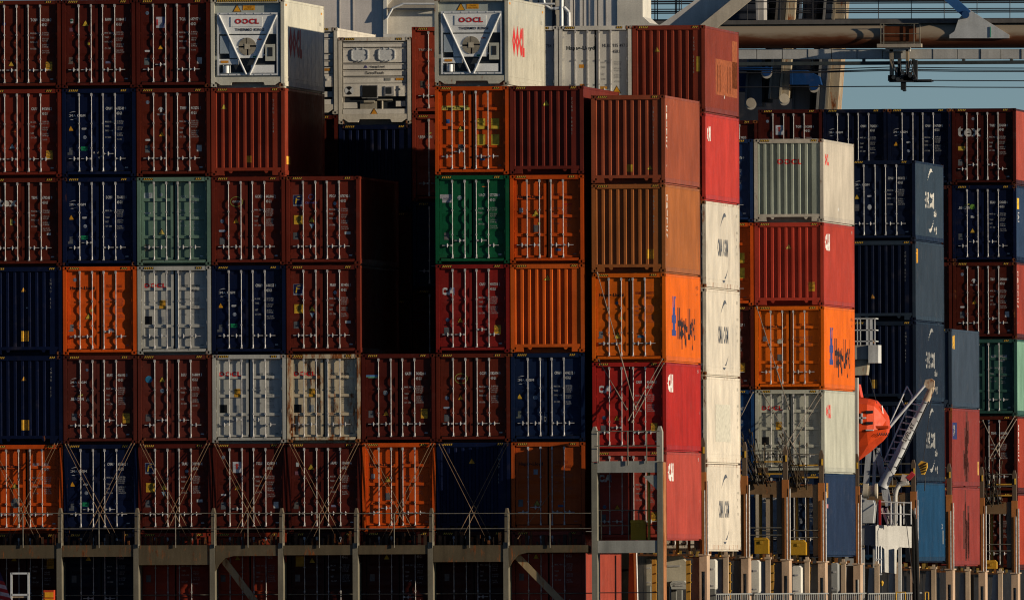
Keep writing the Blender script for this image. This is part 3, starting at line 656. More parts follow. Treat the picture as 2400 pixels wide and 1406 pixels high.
a = N('B', 6, 5, 'D', (.74, .71, .63), 'white refrigerated container doors showing as a strip behind the cream-sided unit', rust=.10); wreef(a, 'HLBU 927 784 3')
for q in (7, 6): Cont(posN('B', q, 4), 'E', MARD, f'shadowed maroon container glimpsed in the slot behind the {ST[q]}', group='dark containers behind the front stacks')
a = N('B', 5, 5, 'Z', (.34, .052, .024), 'red-brown container door strip showing left of the right-hand V-braced unit'); a.txt('logo', 'TRIZON', .07, .22, 2.10, (.5, .45, .4), 1.2, .01); a.gry(.36, .98, (.14, .12, .10))
a = N('B', 5, 4, 'Z', (.24, .036, .018), 'red-brown container door strip below the one with the same narrow view', num=None); a.beacon(2.10)
a = N('B', 4, 4, 'E', NAVY, 'navy ribbed container top edge just under the white machinery-end unit', -.33)
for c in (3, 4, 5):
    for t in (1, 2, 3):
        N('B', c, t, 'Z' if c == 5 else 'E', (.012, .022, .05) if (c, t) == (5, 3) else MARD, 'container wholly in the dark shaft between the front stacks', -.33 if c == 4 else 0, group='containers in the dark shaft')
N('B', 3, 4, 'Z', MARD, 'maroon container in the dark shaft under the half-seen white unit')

# ---- bay C
CT = [('D', NAVY, 'navy container with orange side mark at the foot of the middle stack'), ('P', (.46, .46, .38), 'pale grey container with cream side in the middle stack above the navy one'),
      ('P', (.66, .122, .006), 'orange container with blue logo side in the middle stack'), ('E', (.36, .040, .022), 'red ribbed container with red side in the middle stack'), ('E', (.56, .50, .41), 'pale grey-green ribbed container crowning the middle stack')]
for t, (k, col, lb) in enumerate(CT):
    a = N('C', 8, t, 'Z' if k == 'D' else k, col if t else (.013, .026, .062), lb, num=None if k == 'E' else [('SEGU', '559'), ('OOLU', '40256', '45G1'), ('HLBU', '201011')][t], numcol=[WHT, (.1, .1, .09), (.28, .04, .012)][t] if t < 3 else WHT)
    if t == 0: a.cma(); a.side('logo', text_me('SI', .42, 1.4, .06), .8, 2.1, (.75, .36, .03)); a.side('sticker', rect(.7, .14), 1.1, 1.75, (.5, .2, .2)); a.dot(1.6, 1.2)
    if t == 1: a.ooclset(); a.side('logo', text_me('OOCL', .40, .9, .05), .9, 1.95, (.62, .05, .04))
    if t == 2: a.hl(); a.box(.34, 1.76, .13, .18, (.4, .4, .4)); a.pr('sticker', disc(.09, 9), .86, 1.66, (.5, .45, .35)); a.gry(.86, 1.1, (.13, .13, .13)); a.side_hl()
    if t == 3: a.tri(1.2, 1.98, (.6, .42, .1), .09); a.cau(2.0, .65, 1.1); a.side_cai()
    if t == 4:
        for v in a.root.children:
            if v.name.startswith('end_wall'): v.color = (.30, .33, .27, .1)  # end wall coloured darker than the side to imitate weaker light on the front
        a.oocl(.80, 2.02, .17); a.side('logo', text_me('OOCL', .34, .9, .05), .8, 2.02, (.62, .05, .04)); a.side('sticker', rect(.2, .1), 6.0, .5, WHT)
C7 = [('Z', (.007, .035, .11), 'blue'), ('Z', (.010, .05, .16), 'bright blue'), ('Z', MARD, 'dark maroon'), ('P', ORG, 'orange yellow-placarded'), ('Z', (.010, .03, .10), 'navy')]
for t, (k, col, lk) in enumerate(C7):
    a = N('C', 7, t, k, col, f'narrow strip of a {lk} container between the cream pile and the middle stack', num=('CMAU', ['494061', '384027 3', '480227 1', '188001', '294076 0'][t]), numcol=WHT if t != 3 else (.2, .03, .01))
    if t == 3:
        for z in (1.66, 1.14): a.box(1.98, z, .26, .36, (.62, .42, .04), 'yellow_placard')
    if t == 2: a.cau(2.0, .75, 1.1)
# ---- bay E, F, D
a = N('E', 8, 4, 'Z', (.006, .011, .030), 'black-navy door container with white side lettering right of the middle stack', num=('CMAU', '441012 1')); a.cma(); a.tri(.30, 1.5, (.6, .36, .04), .09); a.pill(.76, 1.6, (.5, .5, .55)); a.pr('sticker', disc(.1, 12, .75), .76, 1.2, (.45, .47, .5)); a.gry(.30, 1.18, (.09, .09, .1))
a.side_cma((.58, .56, .50), 1.25, True)
for v in a.root.children:
    if v.name.startswith('side_wall'): v.color = (.026, .042, .062, .15)  # side walls given a lighter, sunlit tone than the dark front
for t, lb in ((3, 'navy container with orange side mark, second in the dark blue stack'), (2, 'dark navy container with pale side lettering, third in the dark blue stack'), (1, 'dark navy container with pale side lettering behind the crane boom'), (0, 'mid blue container side at the foot of the dark blue stack')):
    a = N('E', 8, t, 'E', (.005, .009, .026), lb, num=('CMAU', '4901')); a.tri(.86, .80 if t == 3 else 2.1, (.3, .14, .03), .09)
    if t == 2: a.box(.9, .62, .22, .32, (.3, .18, .03))
    for v in a.root.children:
        if v.name.startswith('side_wall') or v.name.startswith('frame'): v.color = ((.010, .017, .031, .1), (.010, .035, .075, .1))[t == 0] if t != 3 else (.025, .038, .056, .1)  # sides and frame toned as sunlit, the end wall keeps a shaded tone
    if t == 0:
        for v in a.root.children:
            if v.name.startswith('side_wall'): v.color = (.007, .045, .105, .15)  # sunlit tone put into the side colour here too
        a.side('sticker', rect(.14, 2.0), .55, 1.6, (.6, .6, .6)); a.side('serial_number', text_me('40', .2), CL - 1.4, 1.2, WHT); a.side('serial_number', rect(.2, .5), CL - .8, .9, (.5, .5, .4))
    elif t == 3: a.side('logo', text_me('SI', .42, 1.4, .06), .5, 2.15, (.75, .36, .03)); a.side('serial_number', text_me('34', .12), .8, 1.85, WHT)
    else: a.side_cma((.30, .30, .29), 1.25, True)
FCR = (.215, .034, .026)
FC = [(FCR, 'dusty red container side at the foot of the pile with smoke-black streak'), (FCR, 'dusty red container side below the slate one, streaked black down the middle'), (LBLU, 'slate blue container side with orange mark atop the streaked red pair')]
for t, (col, lb) in enumerate(FC):
    a = N('F', 8, t, 'E', col, lb, rust=.18)
    if t == 2: a.side('logo', text_me('SI', .42, 1.4, .06), .6, 2.2, (.75, .42, .04)); a.side('sticker', rect(.12, .12), 7.0, .8, WHT)
    if t == 1: a.side('logo', rect(2.0, .62), 1.3, 2.05, (.02, .03, .12)); a.side('logo', text_me('CAI', .34, .95, .05), .5, 1.9, (.7, .68, .64)); a.side('sticker', rect(.2, .5), CL - .6, .7, (.8, .5, .12))
    if t == 0:
        for i in range(6): a.side('logo', text_me('GATEWY'[i], .15, 1.2, .03), .6, 2.0 - i * .26, (.7, .66, .6))
    if t < 2:
        for i in range(16):
            a.side('soot_streak', rect(random.uniform(.25, .9), random.uniform(.3, 1.5)), 6.3 + random.uniform(-1.3, 1.3) * .8, random.uniform(.5, 2.3), (.10, .022, .016))
DC = {(8, 5): ('Z', MARD, 'very dark maroon container with large white letters, top right corner'), (8, 4): ('Z', NAVY, 'navy container with green dot below the large-lettered one'), (8, 3): ('Z', MAR, 'maroon container with arrow mark in the far right stack'),
      (8, 2): ('P', (.045, .13, .10), 'dark green container in the far right stack'), (8, 1): ('Z', MAR, 'maroon rod-crossed container in the far right stack under the green one'), (8, 0): ('Z', MAR, 'maroon container at the foot of the far right stack'),
      (7, 5): ('Z', (.005, .009, .03), 'black-navy container with triangle sticker in the far top row'), (6, 5): ('Z', (.005, .009, .03), 'black-navy container second from left in the far top row'), (5, 5): ('Z', MARD, 'dark maroon container with white placard in the far top row'), (4, 5): ('Z', MARD, 'dark maroon container glimpsed beyond the patched red-brown side'),
      (7, 4): ('Z', MARD, 'maroon sliver container behind the black-navy stack, upper'), (7, 3): ('Z', MAR, 'maroon sliver container behind the black-navy stack, middle'), (7, 2): ('Z', MAR, 'maroon sliver container behind the black-navy stack, lower'), (6, 4): ('Z', MARD, 'shadowed maroon container under the far top row, second column'), (5, 4): ('Z', MARD, 'shadowed maroon container under the far top row, third column'), }
DN = {(8, 5): ('TGBU', '574358 0'), (8, 4): ('BEAU', '535653 1'), (8, 3): ('TIIU', '595888 1'), (8, 2): ('CSLU', '912285'), (8, 1): ('TRHU', '802858 6'), (8, 0): ('FSCU', '45'), (7, 5): ('CMAU', '967054 6'), (6, 5): ('CMAU', '792423 3'), (5, 5): ('TCNU', '162803 6'), (4, 5): ('TRIU', '90215')}
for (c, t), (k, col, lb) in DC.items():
    a = N('D', c, t, k, tuple(q_ * .7 for q_ in col), lb, dz=-.4 if (c, t) == (4, 5) else 0, num=DN.get((c, t)))  # paints scaled down so the far fronts look shaded
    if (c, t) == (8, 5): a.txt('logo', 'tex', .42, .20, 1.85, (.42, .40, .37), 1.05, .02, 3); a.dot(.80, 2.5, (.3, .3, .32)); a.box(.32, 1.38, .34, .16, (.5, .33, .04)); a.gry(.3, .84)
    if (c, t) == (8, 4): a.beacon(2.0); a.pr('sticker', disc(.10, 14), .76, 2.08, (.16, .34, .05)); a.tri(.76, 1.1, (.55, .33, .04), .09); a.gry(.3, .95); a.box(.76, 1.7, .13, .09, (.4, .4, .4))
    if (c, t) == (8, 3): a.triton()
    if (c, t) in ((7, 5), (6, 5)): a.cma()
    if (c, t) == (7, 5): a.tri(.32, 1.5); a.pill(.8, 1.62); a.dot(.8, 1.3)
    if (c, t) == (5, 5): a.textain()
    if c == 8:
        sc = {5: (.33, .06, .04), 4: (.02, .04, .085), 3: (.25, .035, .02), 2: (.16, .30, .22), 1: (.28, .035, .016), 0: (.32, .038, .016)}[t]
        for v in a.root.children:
            if v.name.startswith('side_wall'): v.color = (*sc, .12)  # side walls recoloured lighter, as if sunlit, against the darkened front
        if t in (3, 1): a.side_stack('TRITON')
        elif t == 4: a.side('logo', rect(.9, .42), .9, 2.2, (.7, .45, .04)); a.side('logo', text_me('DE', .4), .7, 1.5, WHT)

# ------------------------------------------------------------------ refrigerated units (custom fronts)
def reefer_v(loc, label, big_side=True):
    a = Cont(loc, 'R', (.58, .55, .44), label, rust=.30, cname='refrigerated_container', cat='shipping container'); r = a.root
    W_ = (.86, .86, .82)
    mb = MB(); mb.box(.125, CW - .125, .14, .18, .33, CH - .13); ob('end_wall', mb.mesh('end_wall', [SMOOTH]), r, (.42, .46, .42))
    mb = MB()       # machinery recess back, dark
    mb.box(.30, 2.14, .125, .139, .48, 1.72); ob('machinery_bay', mb.mesh('machinery_bay', [DARKM]), r)
    mb = MB(); f0, f1, g0, g1 = .21, 2.23, .38, 2.44; t = .055
    mb.box(f0, f1, .03, .10, g0, g0 + t); mb.box(f0, f1, .03, .10, g1 - t, g1); mb.box(f0, f0 + t, .03, .10, g0 + t, g1 - t); mb.box(f1 - t, f1, .03, .10, g0 + t, g1 - t)
    for k in range(7): mb.box(f0 + .1 + k * .28, f0 + .13 + k * .28, .022, .03, g1 - t + .012, g1 - .012); mb.box(f0 + .1 + k * .28, f0 + .13 + k * .28, .022, .03, g0 + .012, g0 + t - .012)
    ob('machinery_frame', mb.mesh('machinery_frame', [ALU]), r)
    mb = MB(); mb.tube((f0 + .06, .025, g1 - .08), (1.16, .025, g0 + .03), .036, 10); ob('brace', mb.mesh('brace', [ALU]), r)
    mb = MB(); mb.tube((f1 - .06, .025, g1 - .08), (1.28, .025, g0 + .03), .036, 10); ob('brace', mb.mesh('brace', [ALU]), r)
    mb = MB(); mb.box(f0 + t, f1 - t, .06, .12, 1.74, g1 - t); ob('upper_panel', mb.mesh('upper_panel', [SMOOTH]), r, W_)
    mb = MB(); mb.box(.66, 1.70, .045, .0595, 1.98, 2.30); ob('hatch', mb.mesh('hatch', [SMOOTH]), r, W_)
    mb = MB(); mb.prism([(.62, .95), (1.72, .95), (1.82, 1.70), (.58, 1.70)], .055, .122); o = ob('fan_panel', mb.mesh('fan_panel', [SMOOTH]), r, W_)
    mb = MB(); cx, cz, rr = 1.20, 1.33, .29; n = 28
    mb.add([(cx + math.cos(2 * math.pi * i / n) * rr, .053, cz + math.sin(2 * math.pi * i / n) * rr) for i in range(n)], [tuple(range(n))])
    mb.k = 1
    for k in range(-8, 9):
        h = k * .034
        def seg(u0, u1, vert):
            if vert: mb.box(cx + h - .011, cx + h + .011, .036, .050, cz + u0, cz + u1)
            else: mb.box(cx + u0, cx + u1, .036, .050, cz + h - .011, cz + h + .011)
        e = math.sqrt(max(0, rr * rr - h * h))
        if h >= 0: seg(.04, e, True); seg(-e, -.04, False) if h > .0 else None
        if h < 0: seg(-e, -.04, True); seg(.04, e, False)
    mb.box(cx - .085, cx + .085, .025, .036, cz - .085, cz + .085)
    o = ob('fan_grille', mb.mesh('fan_grille', [BLACK, TANM]), r)
    mb = MB(); mb.box(.30, .60, .04, .12, 1.10, 1.68); ob('compressor_cover', mb.mesh('compressor_cover', [SMOOTH]), r, (.36, .42, .46))
    mb = MB(); mb.box(1.80, 2.12, .03, .12, .85, 1.40); mb.k = 1; mb.box(1.89, 2.04, .02, .0305, 1.0, 1.30); ob('control_box', mb.mesh('control_box', [SMOOTH, DARKM]), r, (.50, .50, .42))
    mb = MB(); mb.box(.27, .90, .06, .12, .74, .92); ob('junction_box', mb.mesh('junction_box', [SMOOTH]), r, W_)
    mb = MB(); mb.box(1.32, 2.10, .05, .12, .46, .72); ob('lower_cover', mb.mesh('lower_cover', [SMOOTH]), r, W_)
    mb = MB(); mb.tube((.50, .09, .46), (.50, .09, .70), .10, 12); mb.tube((.40, .08, .46), (.40, .08, .72), .012, 6); mb.tube((.63, .08, .46), (.63, .08, .72), .012, 6); mb.tube((.6, .1, 1.05), (1.9, .1, 1.05), .025, 8)
    ob('compressor', mb.mesh('compressor', [ALU]), r)
    a.prof = [(0, .041), (3, .041)]
    a.oocl(.80, 2.08, .16, .98)
    a.prof = [(0, .056), (3, .056)]
    a.txt('logo', 'THERMO KING', .085, .80, 1.84, (.03, .035, .05), 1.12, .022)
    a.prof = [(0, .136), (3, .136)]
    a.tri(.86, 2.48, (.75, .36, .03), .12); a.box(1.25, 2.60, .40, .16, (.75, .34, .03), 'warning_sticker'); a.txt('warning_sticker', '! HIGH\nVOLTAGE', .05, 1.25, 2.60, (.2, .08, .02), 1, .01, 1, 'CENTER')
    a.prof = [(0, .05), (3, .05)]; a.box(.45, .83, .26, .08, (.7, .28, .03)); a.box(1.45, .99, .12, .05, (.02, .25, .1)); a.box(1.62, 1.56, .12, .04, (.5, .12, .08))
    o = ob('hazard_stripe', me_haz(32, 1), r, loc=(.2, -.003, CH - .098))
    if big_side: a.side('logo', text_me('OOCL', .78, 1.05, .06), 1.55, 1.12, (.62, .035, .03)); a.side('serial_number', text_me('OOLU 6', .12), CL - 1.4, 2.2, (.3, .3, .25)); a.side('sticker', rect(.4, .07), CL - .7, 2.62, (.7, .3, .04)); a.side('sticker', rect(.4, .07), .7, 2.70, (.7, .3, .04))
    return a
reefer_v(posA(3, 5), 'cream refrigerated container with V brace, left one, its side half shaded')
reefer_v(posA(6, 5), 'cream refrigerated container with V brace, right one, its side fully sunlit')
def reefer_h(loc, label):
    a = Cont(loc, 'H', (.72, .66, .55), label, rust=.26, cname='refrigerated_container'); r = a.root; W_ = (.78, .73, .64)
    mb = MB(); mb.box(.125, CW - .125, .15, .19, .33, CH - .13); mb.k = 1; mb.box(.2, CW - .2, .13, .149, .34, 1.0); ob('end_wall', mb.mesh('end_wall', [SMOOTH, DARKM]), r, W_)
    z = [1.36, 1.60, 1.82, 2.04, 2.56, 2.74]
    for i, (z0, z1) in enumerate(zip(z[:-1], z[1:])):
        mb = MB(); mb.prism([(.16, z0 + .01), (CW - .16, z0 + .01), (CW - .16, z1 - .03), (.16, z1 - .03)], .05, .15); mb.box(.15, CW - .15, .035, .0495, z1 - .055, z1 - .03); ob('panel', mb.mesh('panel', [SMOOTH]), r, W_)
    for cx in (.72, 1.62):
        mb = MB(); n = 20
        def sq(k, d): return [(cx + math.copysign(abs(math.cos(2 * math.pi * i / n)) ** .5, math.cos(2 * math.pi * i / n)) * .28 * k, d, 2.31 + math.copysign(abs(math.sin(2 * math.pi * i / n)) ** .5, math.sin(2 * math.pi * i / n)) * .20 * k) for i in range(n)]
        A1, A2, A3, A4 = sq(1.05, .05), sq(1.05, .02), sq(.92, .02), sq(.92, .035)
        mb.add(A1 + A2 + A3 + A4, [(k * n + i, k * n + (i + 1) % n, (k + 1) * n + (i + 1) % n, (k + 1) * n + i) for k in range(3) for i in range(n)]); mb.add(A4, [tuple(range(n))])
        for dx, dz in ((-.1, .2), (.1, .2), (-.27, 0), (.27, 0), (.1, -.2), (-.05, -.2)): mb.box(cx + dx - .022, cx + dx + .022, .012, .03, 2.31 + dz - .03, 2.31 + dz + .03)
        ob('access_hatch', mb.mesh('access_hatch', [ALU]), r)
    mb = MB(); mb.box(.16, CW - .16, .045, .15, .92, 1.35); ob('panel', mb.mesh('panel', [SMOOTH]), r, W_)
    mb = MB(); mb.box(.78, 1.32, .035, .0445, .86 + .0, 1.30); mb.k = 1; mb.box(.80, 1.29, .025, .0345, .88, 1.28); ob('window', mb.mesh('window', [GALV, BLACK]), r)
    mb = MB(); mb.box(1.55, 1.86, .02, .0445, .94, 1.26); mb.k = 1; mb.box(1.60, 1.78, .012, .0195, 1.0, 1.22); ob('display', mb.mesh('display', [GALV, DARKM]), r)
    mb = MB(); mb.box(2.02, 2.22, .02, .0445, .92, 1.27); mb.tube((2.10, .02, 1.16), (2.10, .0, 1.16), .035, 10); ob('switch_box', mb.mesh('switch_box', [SMOOTH]), r, W_)
    mb = MB(); cx, cz = .36, 1.12
    mb.add([(cx + math.cos(2 * math.pi * i / 20) * .15, .040, cz + math.sin(2 * math.pi * i / 20) * .15) for i in range(20)], [tuple(range(20))]); mb.k = 1
    for s_ in (1, -1): mb.add([(cx, .036, cz)] + [(cx + math.cos(math.pi * (.27 + .46 * i / 5)) * .14, .036, cz + s_ * math.sin(math.pi * (.27 + .46 * i / 5)) * .14) for i in range(6)], [(0, 1, 2, 3, 4, 5, 6)])
    ob('vent_dial', mb.mesh('vent_dial', [ALU, BLACK]), r)
    for x0, x1, z0, z1, nm in ((.16, .62, .52, .72, 'battery_box'), (1.92, 2.24, .58, .76, 'relay_box'), (.72, 1.28, .46, .76, 'compressor')):
        mb = MB(); mb.box(x0, x1, .06, .129, z0, z1)
        if nm == 'compressor': mb.tube((.85, .05, .74), (1.2, .05, .74), .05, 10); mb.tube((1.45, .1, .5), (1.45, .1, .8), .04, 8); mb.tube((1.3, .08, .8), (1.8, .08, .8), .03, 8)
        ob(nm, mb.mesh(nm, [SMOOTH]), r, (.40, .36, .28) if nm == 'compressor' else W_)
    mb = MB(); mb.box(.15, CW - .15, .03, .12, .335, .50); ob('sill', mb.mesh('sill', [SMOOTH]), r, W_)
    a.prof = [(0, .028), (3, .028)]; a.tri(1.19, .20 + .10, (.72, .30, .03), .12)
    a.prof = [(0, .045), (3, .045)]
    a.txt('logo', 'Hapag-Lloyd', .07, 1.05, 1.88, (.03, .035, .05), .95, .015); a.pr('logo', tri(.06), .92, 1.87, (.08, .07, .22))
    a.txt('logo', 'ExtraFresh', .09, 1.22, 1.66, (.05, .05, .05), 1.05, .015, 2, 'CENTER'); a.box(2.06, 1.49, .28, .08, (.6, .26, .03)); a.txt('data_text', 'CARRIER', .05, 1.95, .955, (.2, .2, .2), 1, .01)
    a.box(1.65, 1.49, .2, .1, (.3, .3, .27))
    return a
reefer_h(posN('B', 4, 5, -.33), 'white machinery-end refrigerated container with two hatches between the V-braced units')
a = reefer_h(posN('B', 3, 5, .0), 'white refrigerated container almost hidden, its roof edge sunlit')

# ------------------------------------------------------------------ ship steelwork
GR = (.30, .29, .26); GRB = (.34, .26, .17); RUS = (.50, .22, .09)
DECKZ = -3.35
def fin(mb, x, y0, y1, z0, z1, w):
    mb.prism([(x - w / 2, z0), (x + w / 2, z0), (x + w / 2, z1 - .18), (x + w * .2, z1), (x - w * .2, z1), (x - w / 2, z1 - .18)], y0, y1)
def at_x(px, Y): return at(px, 1200, Y).x
def zz(py, Y, px=1200): return at(px, py, Y).z
# the walkway in front of the front row
lb = thing('lashing_bridge', (at_x(700, -1.2), -1.2, DECKZ), 'long grey walkway bridge with posts running in front of the bottom containers', 'lashing bridge')
Yf = -1.25
posts = [(-38, 1270), (138, 1272), (318, 1275), (497, 1275), (657, 1272), (832, 1272), (1008, 1270), (1185, 1270)]
for px, py in posts:
    x = at_x(px, Yf); mb = MB(); mb.box(x - .085, x + .085, Yf, Yf + .5, DECKZ, zz(py, Yf, px)); part('post', mb, STEELP, lb, (.19, .17, .125), .32)
    mb = MB(); mb.box(x - .02, x + .09, -.62, -.22, DECKZ, zz(py + 45, Yf, px)); part('inner_post', mb, STEELP, lb, (.20, .20, .13), .20)
    mb = MB(); fin(mb, x + .02, Yf + .1, Yf + .5, zz(py, Yf, px), zz(1190, Yf, px), .13); part('fin', mb, STEELP, lb, (.14, .115, .08), .25)
for i in range(len(posts)):
    x0 = at_x(posts[i][0], Yf) + .1; x1 = at_x(posts[i + 1][0] if i < 7 else 1385, Yf) - .1
    low = 1345 - 12 if i in (2, 6) else 1315
    mb = MB(); zt = zz(1277, Yf, posts[i][0] + 80); zb = zz({0: 1308, 1: 1304, 2: 1323, 3: 1302, 4: 1300, 5: 1298, 6: 1316, 7: 1294}[i], Yf, posts[i][0] + 80)
    if i in (3, 7):   # haunched corner
        mb.prism([(x0, zb - .5), (x0 + .12, zb - .28), (x0 + .3, zb - .08), (x0 + .6, zb), (x1, zb), (x1, zt), (x0, zt)], Yf + .02, Yf + .1)
    else: mb.box(x0, x1, Yf + .02, Yf + .1, zb, zt)
    mb.box(x0, x1, Yf + .102, -.3, zt - .08, zt - .02); mb.box(x0, x1, -.22, -.12, zb, zt - .082)
    part('beam', mb, STEELP, lb, (.11, .085, .05), .6)
    if i in (3, 7):
        mb = MB(); mb.beam((x0 + .2, Yf + .5, zb - .1), (x1 - .15, Yf + .5, DECKZ + .2), .10, .22); part('diagonal_brace', mb, STEELP, lb, (.36, .27, .15), .62)
for pi in range(len(posts)):
    x0 = at_x(posts[pi][0], Yf); x1 = at_x(posts[pi + 1][0] if pi < 7 else 1385, Yf); xm = (x0 + x1) / 2 + .05
    mb = MB()
    zr = zz(1203, Yf, posts[pi][0]); zt = zz(1275, Yf, posts[pi][0])
    for zq in (zr, zr - .50): mb.tube((x0, Yf - .02, zq), (x1, Yf - .02, zq), .015, 6)
    zq = zz(1390, Yf); mb.tube((x0, Yf + 1.2, zq), (x1, Yf + 1.2, zq), .018, 6)
    part('handrail', mb, RAILM, lb)
    for xq in (x0 + .07, xm): mb = MB(); mb.tube((xq, Yf - .02, zt - .12), (xq, Yf - .02, zr), .019, 6); part('rail_stanchion', mb, RAILM, lb)
    mb = MB(); mb.box(x0 + .1, x1 - .1, -.65, -.35, zt - .30, zt - .10)
    for q in range(12):
        xx = x0 + .2 + q * .18; mb.box(xx, xx + random.uniform(.05, .12), -.62 + random.uniform(0, .1), -.4, zt - .09, zt + random.uniform(.05, .45))
    part('lashing_gear', mb, STEELP, lb, (.05, .03, .02), .7)  # gear raised and darkened to deepen the shade on the bottom containers
# second, taller bridge before the outermost front stack
lb2 = thing('lashing_bridge', (at_x(1470, -1.2), -1.2, DECKZ), 'taller two-storey grey bridge frame before the outermost front stack', 'lashing bridge')
xL, xR = at_x(1393, Yf), at_x(1547, Yf)
for x, c_, y1 in ((xL, (.22, .21, .165), Yf + .5), (xR, (.22, .21, .165), Yf + .9)):
    mb = MB(); mb.box(x - .09, x + .09, Yf, y1, DECKZ, zz(1083, Yf, 1400)); part('post', mb, STEELP, lb2, c_, .14)
mb = MB(); mb.box(xR + .092, xR + .11, Yf + .05, Yf + 1.0, DECKZ, zz(1083, Yf, 1500)); part('post_flange', mb, STEELP, lb2, (.46, .20, .08), .72)
for x in (xL, xR - .12): mb = MB(); mb.box(x - .05, x + .08, -.6, -.2, DECKZ, zz(1085, -.5, 1400)); part('inner_post', mb, STEELP, lb2, (.20, .20, .14), .2)  # inner posts added on this bridge to shade the fronts behind
for x in (xL, xR - .02): mb = MB(); fin(mb, x, Yf + .1, Yf + .5, zz(1083, Yf), zz(1000, Yf), .18); part('fin', mb, STEELP, lb2, (.34, .32, .27), .2)
for y0, y1 in ((1080, 1107), (1266, 1295)):
    mb = MB(); z0, z1 = zz(y1, Yf, 1470), zz(y0, Yf, 1470); mb.box(xL + .1, xR - .1, Yf + .02, Yf + .12, z0, z1); mb.box(xL + .1, xR - .1, Yf + .122, -.25, z1 - .1, z1 - .04); part('beam', mb, STEELP, lb2, (.34, .34, .30), .12)
mb = MB(); z0 = zz(1083, Yf, 1540)
mb.prism([(xR - .55, z0 - .02 - .42), (xR - .1, z0 - .9), (xR - .1, z0 - .42)], Yf + .03, Yf + .09); part('gusset', mb, STEELP, lb2, (.34, .34, .30), .12)
for zr in (1010, 1045, 1195, 1231, 1388):
    mb = MB(); z0 = zz(zr, Yf, 1470); mb.tube((xL, Yf - .02 + (.5 if zr > 1100 else 0), z0), (xR, Yf - .02 + (.5 if zr > 1100 else 0), z0), .016, 6); part('handrail', mb, RAILM, lb2)
for px, a0, b0 in ((1404, 1085, 1010), (1472, 1090, 1010), (1516, 1085, 1010), (1406, 1265, 1195), (1470, 1265, 1200), (1494, 1232, 1195)):
    mb = MB(); x = at_x(px, Yf); yy = Yf - .02 + (.5 if b0 > 1100 else 0); mb.tube((x, yy, zz(a0, Yf, px)), (x, yy, zz(b0, Yf, px)), .021, 6); part('rail_stanchion', mb, RAILM, lb2)
mb = MB(); x = at_x(1521, -.9); mb.tube((x, -.9, zz(1266, -.9)), (x, -.9, zz(1108, -.9)), .05, 8); part('ladder_pole', mb, YELP, lb2)
for px in (1424,): pass
# yellow lockers
def locker(px0, px1, py0, py1, Y, label):
    t_ = thing('yellow_locker', (at_x((px0 + px1) / 2, Y), Y, zz(py1, Y, px0)), label, 'locker', 'yellow lockers on the bridges')
    x0, x1, z0, z1 = at_x(px0, Y), at_x(px1, Y), zz(py1, Y, px0), zz(py0, Y, px0); c = (x1 - x0) * .18
    mb = MB(); mb.prism([(x0, z0), (x1, z0), (x1, z1 - c), (x1 - c, z1), (x0, z1)], Y, Y + .5); part('body', mb, STEELP, t_, (.46, .25, .02), .15)
    mb = MB(); mb.box(x0 - .015, x1 - c, Y - .02, Y - .002, z1 - .09, z1 - .03); mb.box((x0 + x1) / 2 - .05, (x0 + x1) / 2 + .05, Y - .03, Y - .003, z1 - .22, z1 - .12); part('lid', mb, STEELP, t_, (.5, .29, .03), .2)
locker(1478, 1513, 1218, 1265, -.95, 'yellow locker standing in the bridge before the outermost front stack')
